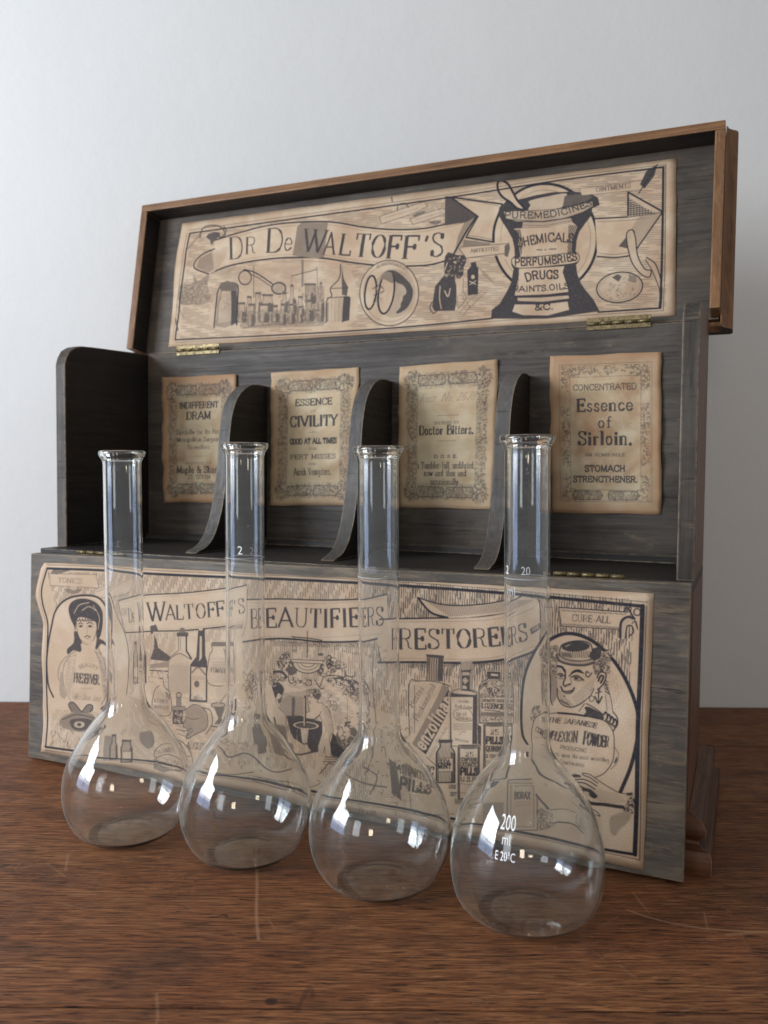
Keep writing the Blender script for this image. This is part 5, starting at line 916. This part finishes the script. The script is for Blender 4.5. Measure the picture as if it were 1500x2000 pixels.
# ------------------------------------------------------------------ brass hinge
def brass():
    m = Mat('tarnished_brass'); n = m.noise(m.map((1, 1, 1)), 600, 5, .7); c = m.ramp(n, [(.35, (.07,.052,.026)), (.64, (.25,.19,.09))]); m.b.inputs['Metallic'].default_value = .6; m.bump(n, .3, .0003); return m.done(c, m.ramp(n, [(.3, .6), (.7, .38)]))
BRASS = brass()
def hinge(x0, x1, y, z, parent, tilt=0., leaf=5.):
    rs = random.Random(int(x0)); bm = bmesh.new(); n = 5; w = (x1-x0)/n; N = 12
    for k in range(n):
        a = x0+k*w+.25; b = x0+(k+1)*w-.25; ring = []
        for t in (a, b): ring.append([bm.verts.new(Vector((t, y+1.3*math.cos(2*PI*i/N), z+1.3*math.sin(2*PI*i/N)))*MM) for i in range(N)])
        for i in range(N): f = bm.faces.new([ring[0][i], ring[0][(i+1) % N], ring[1][(i+1) % N], ring[1][i]]); f.smooth = True
        bm.faces.new(ring[0][::-1]); bm.faces.new(ring[1])
    me = bpy.data.meshes.new('hinge'); bm.to_mesh(me); bm.free(); h = link('hinge', me, BRASS, parent)
    for s in (-1, 1):
        dy, dz = (0, s*leaf) if not tilt else ((0, -leaf) if s < 0 else (leaf, 0))
        P = [(x0,y-.1,z),(x1,y-.1,z),(x1,y+.5,z),(x0,y+.5,z)]
        if dz: q = [(x0,y+.7,z+dz*.25),(x1,y+.7,z+dz*.25),(x1,y+1.5,z+dz*.25),(x0,y+1.5,z+dz*.25),(x0,y+.7,z+dz),(x1,y+.7,z+dz),(x1,y+1.5,z+dz),(x0,y+1.5,z+dz)]
        else: q = [(x0,y+1,z-1.3),(x1,y+1,z-1.3),(x1,y+leaf,z-1.3),(x0,y+leaf,z-1.3),(x0,y+1,z-.5),(x1,y+1,z-.5),(x1,y+leaf,z-.5),(x0,y+leaf,z-.5)]
        l = hexa('leaf', q, BRASS, h, .2, 1)
    return h

# ------------------------------------------------------------------ the cabinet
def cabinet():
    root = empty('display_box'); tag(root, 'grey stained wooden display box with raised lid, four paper labels and old printed advertisements', 'box')
    W = 490.4
    # lower case and moulded base
    box('lower_case', 0, W, 27.5, 140, 24, 160.6, CASEWOOD, root, .8)
    box('tray_floor', -.0, W, 9.5, 138, 161, 167, DARKX, root, .8)
    prof = [(0,0),(13.5,0),(14,1.5),(14,9),(12.8,12.5),(9.5,13.6),(6.5,14.4),(6,16),(7.4,18),(10,20.5),(10.6,24.5),(8.6,28),(5,29.6),(3,30.6),(.4,31.4)]
    prof = [(.3,0)]+prof[1:]
    def mould(name, pts, m):        # pts: corner points with outward diagonal
        bm = bmesh.new(); rings = []
        for (px, py), (ox, oy) in pts: rings.append([bm.verts.new(Vector((px+ox*d, py+oy*d, z))*MM) for d, z in prof])
        for a, b in zip(rings[:-1], rings[1:]):
            for i in range(len(prof)): k = (i+1) % len(prof); f = bm.faces.new([a[i], a[k], b[k], b[i]]); f.smooth = 0 < i < len(prof)-1
        bm.faces.new(rings[0]); bm.faces.new(rings[-1][::-1]); bmesh.ops.recalc_face_normals(bm, faces=bm.faces[:])
        for e in bm.edges:
            if len(e.link_faces) == 2 and e.calc_face_angle(0) > .7: e.smooth = False
        me = bpy.data.meshes.new(name); bm.to_mesh(me); bm.free(); return link(name, me, m, root)
    BW = brown_wood('base_wood', (50, 3, 50), (.055,.024,.012), (.15,.066,.032), .5)
    mould('base_moulding', [((0,27),(-1,-1)),((W,27),(1,-1))], brown_wood('base_front_wood', a=(.08,.032,.016), b=(.21,.095,.048))); mould('base_moulding', [((W,27.05),(1,-1)),((W,158),(1,1))], BW); mould('base_moulding', [((0,158),(-1,1)),((0,27.05),(-1,-1))], BW)
    # walls, back, dividers
    def wprof(rr): return [(27.3,167.2),(27.3,318-rr),(29,322-rr*.5),(33,326.8),(39,330.3),(46,332.2),(58,333),(128,336.5),(137.5,336.5),(137.5,167.2)]
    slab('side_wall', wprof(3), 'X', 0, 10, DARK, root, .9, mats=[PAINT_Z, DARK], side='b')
    slab('side_wall', wprof(-2), 'X', W-10, W, PAINT_Z, root, .9, mats=[PAINT_Z, CASEWOOD], side='b')
    box('back_panel', 10.2, W-10.2, 128.7, 137, 167.2, 336, PAINT, root, .8)
    cp0 = [(123.9,167.3),(128.5,167.3),(128.5,172.9),(125.9,172.9),(125.3,172.3)]
    for x0, x1, m in ((10.4,128,VARN),(138.6,244.2,DARKX),(255,356,DARKX),(367.2,W-10.4,DARKX)): slab('cove_strip', cp0, 'X', x0, x1, m, root, .12)
    dp = [(26.5,167.3),(31,169.2),(39,171.2),(48,177.2),(55,187),(61,201),(65.5,219),(69,238),(71.2,258),(74.6,274),(81,287),(91,296),(103,301.5),(116,303),(128.4,303),(128.4,167.3)]
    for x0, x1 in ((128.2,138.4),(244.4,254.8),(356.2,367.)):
        slab('divider', [tuple(q) for q in smooth_curve(dp[:-2], n=3)]+dp[-2:], 'X', x0, x1, DIVIDER, root, .7, mats=[DIVIDER, DARK], side='b')  # right faces take a darker colour as painted shade, same stain as fronts
    # labels
    tags = [('scorched paper label headed INDIFFERENT DRAM, leftmost', [(26.9,315),(107.6,314.8),(107.4,202.2),(28.1,200.6)]),
            ('paper label reading ESSENCE OF CIVILITY', [(142.7,314.3),(226.,315.7),(223.6,202.2),(141.4,200.3)]),
            ('paper label ordered by Doctor Bitters', [(260.8,314.3),(342.4,316.4),(340.,201.6),(261,201.8)]),
            ('brown creased paper label reading Concentrated Essence of Sirloin', [(381,316.5),(460.4,315.7),(462.9,201),(384.5,200.4)])]
    for i, (lb, C) in enumerate(tags):
        C = [(x, 128.5, z) for x, z in C]
        pm = paper_mat('label_paper', blur(draw_tag(i)), (.50,.415,.27), (.36,.215,.12), (.58,.50,.36), edge=.085, amt=(1.25,.75,.7,1.15)[i], asp=.7, seed=i*3.1, inkc=(.035,.035,.045), fade=.93)
        tag(paper('paper_label', C, pm, root, 24, 34, lift=.3, ripple=1.3, seed=i+3, wob=.5, curl=1.1), lb)
    # front flap, hung from the floor edge and leaning out a little at the bottom
    fl = hexa('front_flap', [(-.0,-5,1.9),(W,-5,1.9),(W,3,1.9),(0,3,1.9),(0,0,163.6),(W,0,169.),(W,8,169.),(0,8,163.6)], FLAPWOOD, root, .9)
    fp = paper_mat('wide_print_paper', blur(draw_flap()), (.50,.375,.265), (.40,.265,.165), (.56,.45,.335), edge=.012, amt=.7, asp=2.95, seed=1.7)
    outl = [(0.023, 0.), (.0165, .02), (.0045, .135), (.003, .18), (.011, .24), (.021, .31), (.018, .45), (.0205, .68), (.0205, .86), (.016, 1.)]
    tag(paper('advertisement', [(4.43,-.32,157.21),(470.86,-.16,162.63),(469.2,-4.91,4.82),(6.44,-4.81,8.19)], fp, fl, 90, 34, outl=outl, lift=.28, ripple=.25, nrm=Vector((0,-1,-.03)).normalized(), seed=2, wob=.3, curl=.5), 'wide aged advertisement lettered BEAUTIFIERS and RESTORERS')
    for x0, x1, z in ((39.6,87.5,165.9),(411.8,453.5,169.6)): hinge(x0, x1, 8.6, z, root, tilt=1., leaf=6.)
    # lid, tipped back 9.4 degrees on the back panel
    a = R(9.4); O = Vector((0, 138.6, 338)); uu = Vector((0, math.sin(a), math.cos(a))); nn = Vector((0, -math.cos(a), math.sin(a)))
    def lb(name, x0, x1, u0, u1, n0, n1, mat, par, **k):
        P = []
        for u in (u0, u1):
            for x, n in ((x0, n1), (x1, n1), (x1, n0), (x0, n0)): P.append(O+uu*(u-2.8*(max(u,0)/138)*(x/497))+nn*n+Vector((x, 0, 0)))
        return hexa(name, P, mat, par, **k)
    X0, X1 = -6.5, 497.6; H = 138.
    lid = empty('lid'); lid.parent = root
    lb('lid_board', X0+1, X1-1, 0, H-1, -6, 0, PAINT, lid, mats=[PAINT])
    def rail(name, P, mat, inner): return hexa(name, P, mat, lid, .9, mats=[mat, DARKX if 'top' in name else DARK], face_mat={inner: 1})
    def pts(x0, x1, u0, u1, n0=.0, n1=20.):
        P = []
        for u in (u0, u1):
            for x, n in ((x0, n1), (x1, n1), (x1, n0), (x0, n0)): P.append(O+uu*(u-2.8*(max(u,0)/138)*(x/497))+nn*n+Vector((x, 0, 0)))
        return P
    rail('top_rail', pts(X0, X1, H-6.6, H), LIDWOOD, 0); rail('side_rail', pts(X0, X0+7, 0, H-6.8), LIDWOOD_Z, 3); rail('side_rail', pts(X1-6.6, X1, 1, H-6.8), LIDWOOD_Z, 5)
    # moulded cap board behind, with a stepped and rounded edge
    cp = [(-15.5,0),(-15.5,-11),(-14,-13.5),(503.8,-13.5),(505.6,-11.5),(505.6,-3),(504,-.6),(502,.6),(499.5,3),(498.6,6.2),(497.8,6.4),(497.8,-6.2),(-6.8,-6.2),(-6.8,6.4),(-8,5),(-10,1)]
    bm = bmesh.new(); rr = []
    for u in (-7, H+3): rr.append([bm.verts.new((O+uu*(u-2.8*(max(u,0)/138)*(x/497))+nn*n+Vector((x, 0, 0)))*MM) for x, n in cp])
    nC = len(cp)
    for i in range(nC): bm.faces.new([rr[0][i], rr[0][(i+1) % nC], rr[1][(i+1) % nC], rr[1][i]])
    fb = bm.faces.new(rr[0]); bm.faces.new(rr[1][::-1]); fb.material_index = 1; bmesh.ops.recalc_face_normals(bm, faces=bm.faces[:]); bmesh.ops.triangulate(bm, faces=[f for f in bm.faces if len(f.verts) > 4])
    me = bpy.data.meshes.new('lid_moulding'); bm.to_mesh(me); bm.free(); link('lid_moulding', me, LIDWOOD_Z, lid, mats=[LIDWOOD_Z, DARKX])
    lp = paper_mat('lid_print_paper', blur(draw_lid()), (.50,.375,.26), (.37,.24,.15), (.56,.455,.33), edge=.014, amt=.8, asp=3.8, seed=4.4)
    def lu(x, u): return O+uu*u+Vector((x, 0, 0))
    tag(paper('advertisement', [lu(23.8,125.5),lu(464.8,122.8),lu(468.1,4.2),lu(23.9,5.7)], lp, lid, 80, 26, outl=[(.006,0.),(.004,.1),(0.,.35),(.002,.6),(.004,1.)], lift=.3, ripple=.35, nrm=nn, seed=8, wob=.3, curl=.5), 'long aged advertisement showing a mortar')
    for x0, x1 in ((43.5,89.),(408,452.5)):
        h = hinge(x0, x1, 126.8, 338., root, leaf=4.4)
    return root
cabinet()

# ------------------------------------------------------------------ glass flasks
def glass():
    m = bpy.data.materials.new('clear_glass'); m.use_nodes = True; t = m.node_tree; b = t.nodes['Principled BSDF']
    b.inputs['Base Color'].default_value = (.995,1.,.997,1); b.inputs['Transmission Weight'].default_value = 1.; b.inputs['Roughness'].default_value = 0.; b.inputs['IOR'].default_value = 1.47
    v = t.nodes.new('ShaderNodeVolumeAbsorption'); v.inputs[0].default_value = (.55,.80,.68,1); v.inputs[1].default_value = 16.; t.links.new(v.outputs[0], t.nodes['Material Output'].inputs['Volume'])
    # hand-blown unevenness
    n = t.nodes.new('ShaderNodeTexNoise'); tc = t.nodes.new('ShaderNodeTexCoord'); mp = t.nodes.new('ShaderNodeMapping'); mp.inputs['Scale'].default_value = (45, 45, 30); n.inputs['Scale'].default_value = 1.; n.inputs['Detail'].default_value = 2.
    t.links.new(tc.outputs['Object'], mp.inputs[0]); t.links.new(mp.outputs[0], n.inputs['Vector']); oi = t.nodes.new('ShaderNodeObjectInfo'); n.noise_dimensions = '4D'; mu = t.nodes.new('ShaderNodeMath'); mu.operation = 'MULTIPLY'; mu.inputs[1].default_value = 30.; t.links.new(oi.outputs['Random'], mu.inputs[0]); t.links.new(mu.outputs[0], n.inputs['W']); bp = t.nodes.new('ShaderNodeBump'); bp.inputs['Strength'].default_value = .25; bp.inputs['Distance'].default_value = .0008; t.links.new(n.outputs[0], bp.inputs['Height']); t.links.new(bp.outputs[0], b.inputs['Normal'])
    # faint dust and finger smears, also painting in a pale reflected veil
    tn = t.nodes.new('ShaderNodeTexNoise'); tn.noise_dimensions = '4D'; tn.inputs['Scale'].default_value = 38.; tn.inputs['Detail'].default_value = 7.; tn.inputs['Distortion'].default_value = 1.2; t.links.new(tc.outputs['Object'], tn.inputs['Vector']); t.links.new(mu.outputs[0], tn.inputs['W'])
    rp = t.nodes.new('ShaderNodeValToRGB'); t.links.new(tn.outputs[0], rp.inputs[0]); e = rp.color_ramp.elements; e[0].position = .42; e[0].color = (.002, .002, .002, 1); e[1].position = .74; e[1].color = (.022, .022, .022, 1)
    df = t.nodes.new('ShaderNodeBsdfDiffuse'); df.inputs[0].default_value = (.76, .84, .78, 1); mx = t.nodes.new('ShaderNodeMixShader'); 
    lw = t.nodes.new('ShaderNodeLayerWeight'); lw.inputs[0].default_value = .5; pw = t.nodes.new('ShaderNodeMath'); pw.operation = 'POWER'; pw.inputs[1].default_value = 7.; t.links.new(lw.outputs['Facing'], pw.inputs[0])  # facing weight paints pale edge light along the glass outlines
    ml = t.nodes.new('ShaderNodeMath'); ml.operation = 'MULTIPLY_ADD'; ml.inputs[1].default_value = .22; t.links.new(pw.outputs[0], ml.inputs[0]); t.links.new(rp.outputs[0], ml.inputs[2]); t.links.new(ml.outputs[0], mx.inputs[0]); t.links.new(b.outputs[0], mx.inputs[1]); t.links.new(df.outputs[0], mx.inputs[2]); t.links.new(mx.outputs[0], t.nodes['Material Output'].inputs['Surface'])
    return m
GLASS = glass()
w = Mat('white_enamel'); WHITE = w.done((.85,.86,.87), .5, .3)
w = Mat('etched_line'); ETCH = w.done((.45,.46,.48), .7, .2)
w = Mat('worn_etching'); FAINT = w.done((.26,.26,.27), .7, .2)
def outer(h, nr, wide, ds=0.):
    s = wide
    P = [(0,1.6),(12,1.1),(19,.15),(23.5,.05),(27.5,1.6),(31.5,5.2),(35.2,10.6),(38.2,18.2),(39.6,26),(39.5,34),(38.3,42),(36.0,50.5),(32.2,59.5),(27,68.5),(21.2,76.3),(16,82.4),(nr+1.4,87.6),(nr+.35,92.5),(nr+.05,99),(nr,112)]
    P = [(r*s if r > nr+2 else r, z) for r, z in P]
    P += [(nr,z) for z in (130,160,190,215,h-14)]+[(nr+.1,h-8),(nr+.8,h-5.4),(nr+2.1,h-3.4),(nr+2.6,h-1.7)]
    return [(r, z-ds*min(1., max(0., (z-45)/32))*(z < 118)) for r, z in P]
def inner(h, nr, wide, t, ds=0.):
    s = wide
    P = [(0,3.2),(12,2.5),(20,1.6),(24.6,1.7),(28.4,3.6),(31.6,6.8),(34.6,12.),(37.2,18.8),(38.5,26),(38.4,34),(37.0,42),(34.8,50),(31.1,58.9),(25.9,67.7),(20.0,75.4),(14.6,81.6),(nr-t+1.3,87.0),(nr-t+.3,92.2),(nr-t+.05,99),(nr-t,112)]
    P = [(r*s if r > nr+1 else r, z) for r, z in P]
    P += [(nr-t,z) for z in (130,160,190,215,h-14)]+[(nr-t+.05,h-8),(nr-t+.5,h-4),(nr-.2,h-1.2)]
    return [(r, z-ds*min(1., max(0., (z-45)/32))*(z < 118)) for r, z in P]
def text_mesh(s, size):
    c = bpy.data.curves.new('t', 'FONT'); c.body = s; c.size = size; c.align_x = 'CENTER'; c.resolution_u = 3; c.offset = 0.
    o = bpy.data.objects.new('t', c); COL.objects.link(o); dg = bpy.context.evaluated_depsgraph_get(); me = bpy.data.meshes.new_from_object(o.evaluated_get(dg)); bpy.data.objects.remove(o); bpy.data.curves.remove(c)
    bm = bmesh.new(); bm.from_mesh(me); bmesh.ops.triangulate(bm, faces=bm.faces[:])
    L = [e for e in bm.edges if e.calc_length() > size*.12]
    bmesh.ops.subdivide_edges(bm, edges=L, cuts=3); bm.to_mesh(me); bm.free(); return me
def wrap_text(name, s, size, zc, ang, prof, mat, parent, xs=.75, off=.06):
    "print wrapped on the glass: ang is the direction it faces"
    me = text_mesh(s, size); rs = [p[0] for p in prof]; zs = [p[1] for p in prof]
    for v in me.vertices:
        z = zc+v.co.y; r = float(np.interp(z, zs, rs))+off; r0 = float(np.interp(zc, zs, rs))
        a = ang+v.co.x*xs/r0; v.co = Vector((r*math.cos(a), r*math.sin(a), z))*MM
    me.update(); return link(name, me, mat, parent)
def ring(name, z, prof, mat, parent, w=.42):
    r = float(np.interp(z, [p[1] for p in prof], [p[0] for p in prof])); o = lathe(name, [(r+.02,z-w*.5),(r+.14,z-w*.3),(r+.14,z+w*.3),(r+.02,z+w*.5)], mat, parent, 64, True); return o
FL = [(162.95,-77.63,241.5,11.5,.99,178.,'clear glass flask standing furthest left, beside the lady portrait print'),
      (246.3,-70.4,246.,11.4,.985,178.5,'clear glass flask second from left, in front of the BEAUTIFIERS banner'),
      (333.86,-69.05,243.5,11.3,1.0,172.,'third glass flask from left, in front of the tilted bottle print'),
      (417.0,-68.0,248.6,11.6,1.0,176.,'clear glass flask nearest the viewer with white 200 ml print on its bulb')]
for i, (x, y, h, nr, wd, zr, lab) in enumerate(FL):
    root = empty('volumetric_flask', (x*MM, y*MM, 0)); tag(root, lab, 'flask', 'four clear glass flasks in a row')
    ds = 1.2 if i == 3 else 4.6; Po = outer(h, nr, wd, ds); Pi = inner(h, nr, wd, .9, ds)
    if i < 3:
        q = lambda r, z: (r*(1-.055*math.exp(-((z-60)/9.)**2)), z); Po = [q(*a) for a in Po]; Pi = [q(*a) for a in Pi]
    if i == 3:      # the nearest flask sits fuller and lower on its base
        q = lambda r, z: (r*(1+.05*math.exp(-((z-9)/9.)**2)), z)
        Po = [q(*a) for a in Po]; Pi = [q(*a) for a in Pi]
    so = smooth_curve(Po[:20], n=5); si = smooth_curve(Pi[:20], n=5)
    prof = [tuple(q) for q in so]+[tuple(q) for q in smooth_curve(Po[20:], n=4)]
    prof_i = [tuple(q) for q in si]+[tuple(q) for q in smooth_curve(Pi[20:], n=4)]
    prof = [(max(r, 0.), z) for r, z in prof]; prof_i = [(max(r, 0.), z) for r, z in prof_i]
    lip = [(nr+2.3,h-.4),(nr+1.5,h),(nr+.4,h-.15)]
    body = lathe('glass_body', prof+lip+prof_i[::-1], GLASS, root, 112)
    face = math.atan2(CY-y, CX-x)
    ring('graduation_line', zr, prof, ETCH, root)
    if i == 3:
        for s, sz, zc, da, xs in (('200',9.2,56.8,.0,.58),('ml',7.,50.6,.0,.66),('E 20°C',5.8,43.6,.0,.62)): wrap_text('capacity_mark', s, sz, zc, face-.27, prof, WHITE, root, xs)
        wrap_text('neck_mark', '20', 6., zr+2.4, face-.05, prof, ETCH, root, .8); wrap_text('neck_mark', '2', 6., zr+2.4, face-1.0, prof, WHITE, root, .8); wrap_text('neck_mark', 'ml', 6., zr-8, face-.75, prof, ETCH, root, 1.0)
    elif i == 2:
        wrap_text('neck_mark', '200', 5., zr+3., face-.35, prof, FAINT, root, .8); wrap_text('neck_mark', 'ml', 5.6, zr-8, face-.6, prof, FAINT, root, 1.)
    elif i == 1:
        wrap_text('neck_mark', '2', 7., zr+2.6, face-.25, prof, WHITE, root, .95); wrap_text('neck_mark', '20', 6., zr+2.6, face+.45, prof, ETCH, root, .85)
    else:
        wrap_text('neck_mark', '2', 5.6, zr+2.6, face+PI+.3, prof, ETCH, root, .9)
    # specks of dust and fine scratches caught inside the neck
    nd = (6, 14, 12, 60)[i]; rs = random.Random(i+40); bm = bmesh.new()
    for _ in range(nd):
        a = face+rs.uniform(-1.5, 1.5); z = rs.uniform(150 if i == 3 else 175, h-12); r = nr+.03; L = rs.uniform(.15, .5 if rs.random() < .6 else 1.6); th = rs.uniform(-1.5, 1.5); wd_ = rs.uniform(.06, .13)
        P = []
        for s_, q_ in ((-1,-1),(1,-1),(1,1),(-1,1)):
            du = s_*L*.5*math.cos(th)-q_*wd_*math.sin(th); dz = s_*L*.5*math.sin(th)+q_*wd_*math.cos(th); P.append(bm.verts.new(Vector((r*math.cos(a+du/r), r*math.sin(a+du/r), z+dz))*MM))
        bm.faces.new(P)
    me = bpy.data.meshes.new('dust_specks'); bm.to_mesh(me); bm.free(); o = link('dust_specks', me, ETCH, root); o['kind'] = 'stuff'
    # the necks lean a hair to the left
    root.rotation_mode = 'QUATERNION'; root.rotation_quaternion = Matrix.Rotation(R(-(.65, .3, .75, .8)[i]), 3, Fh).to_quaternion()
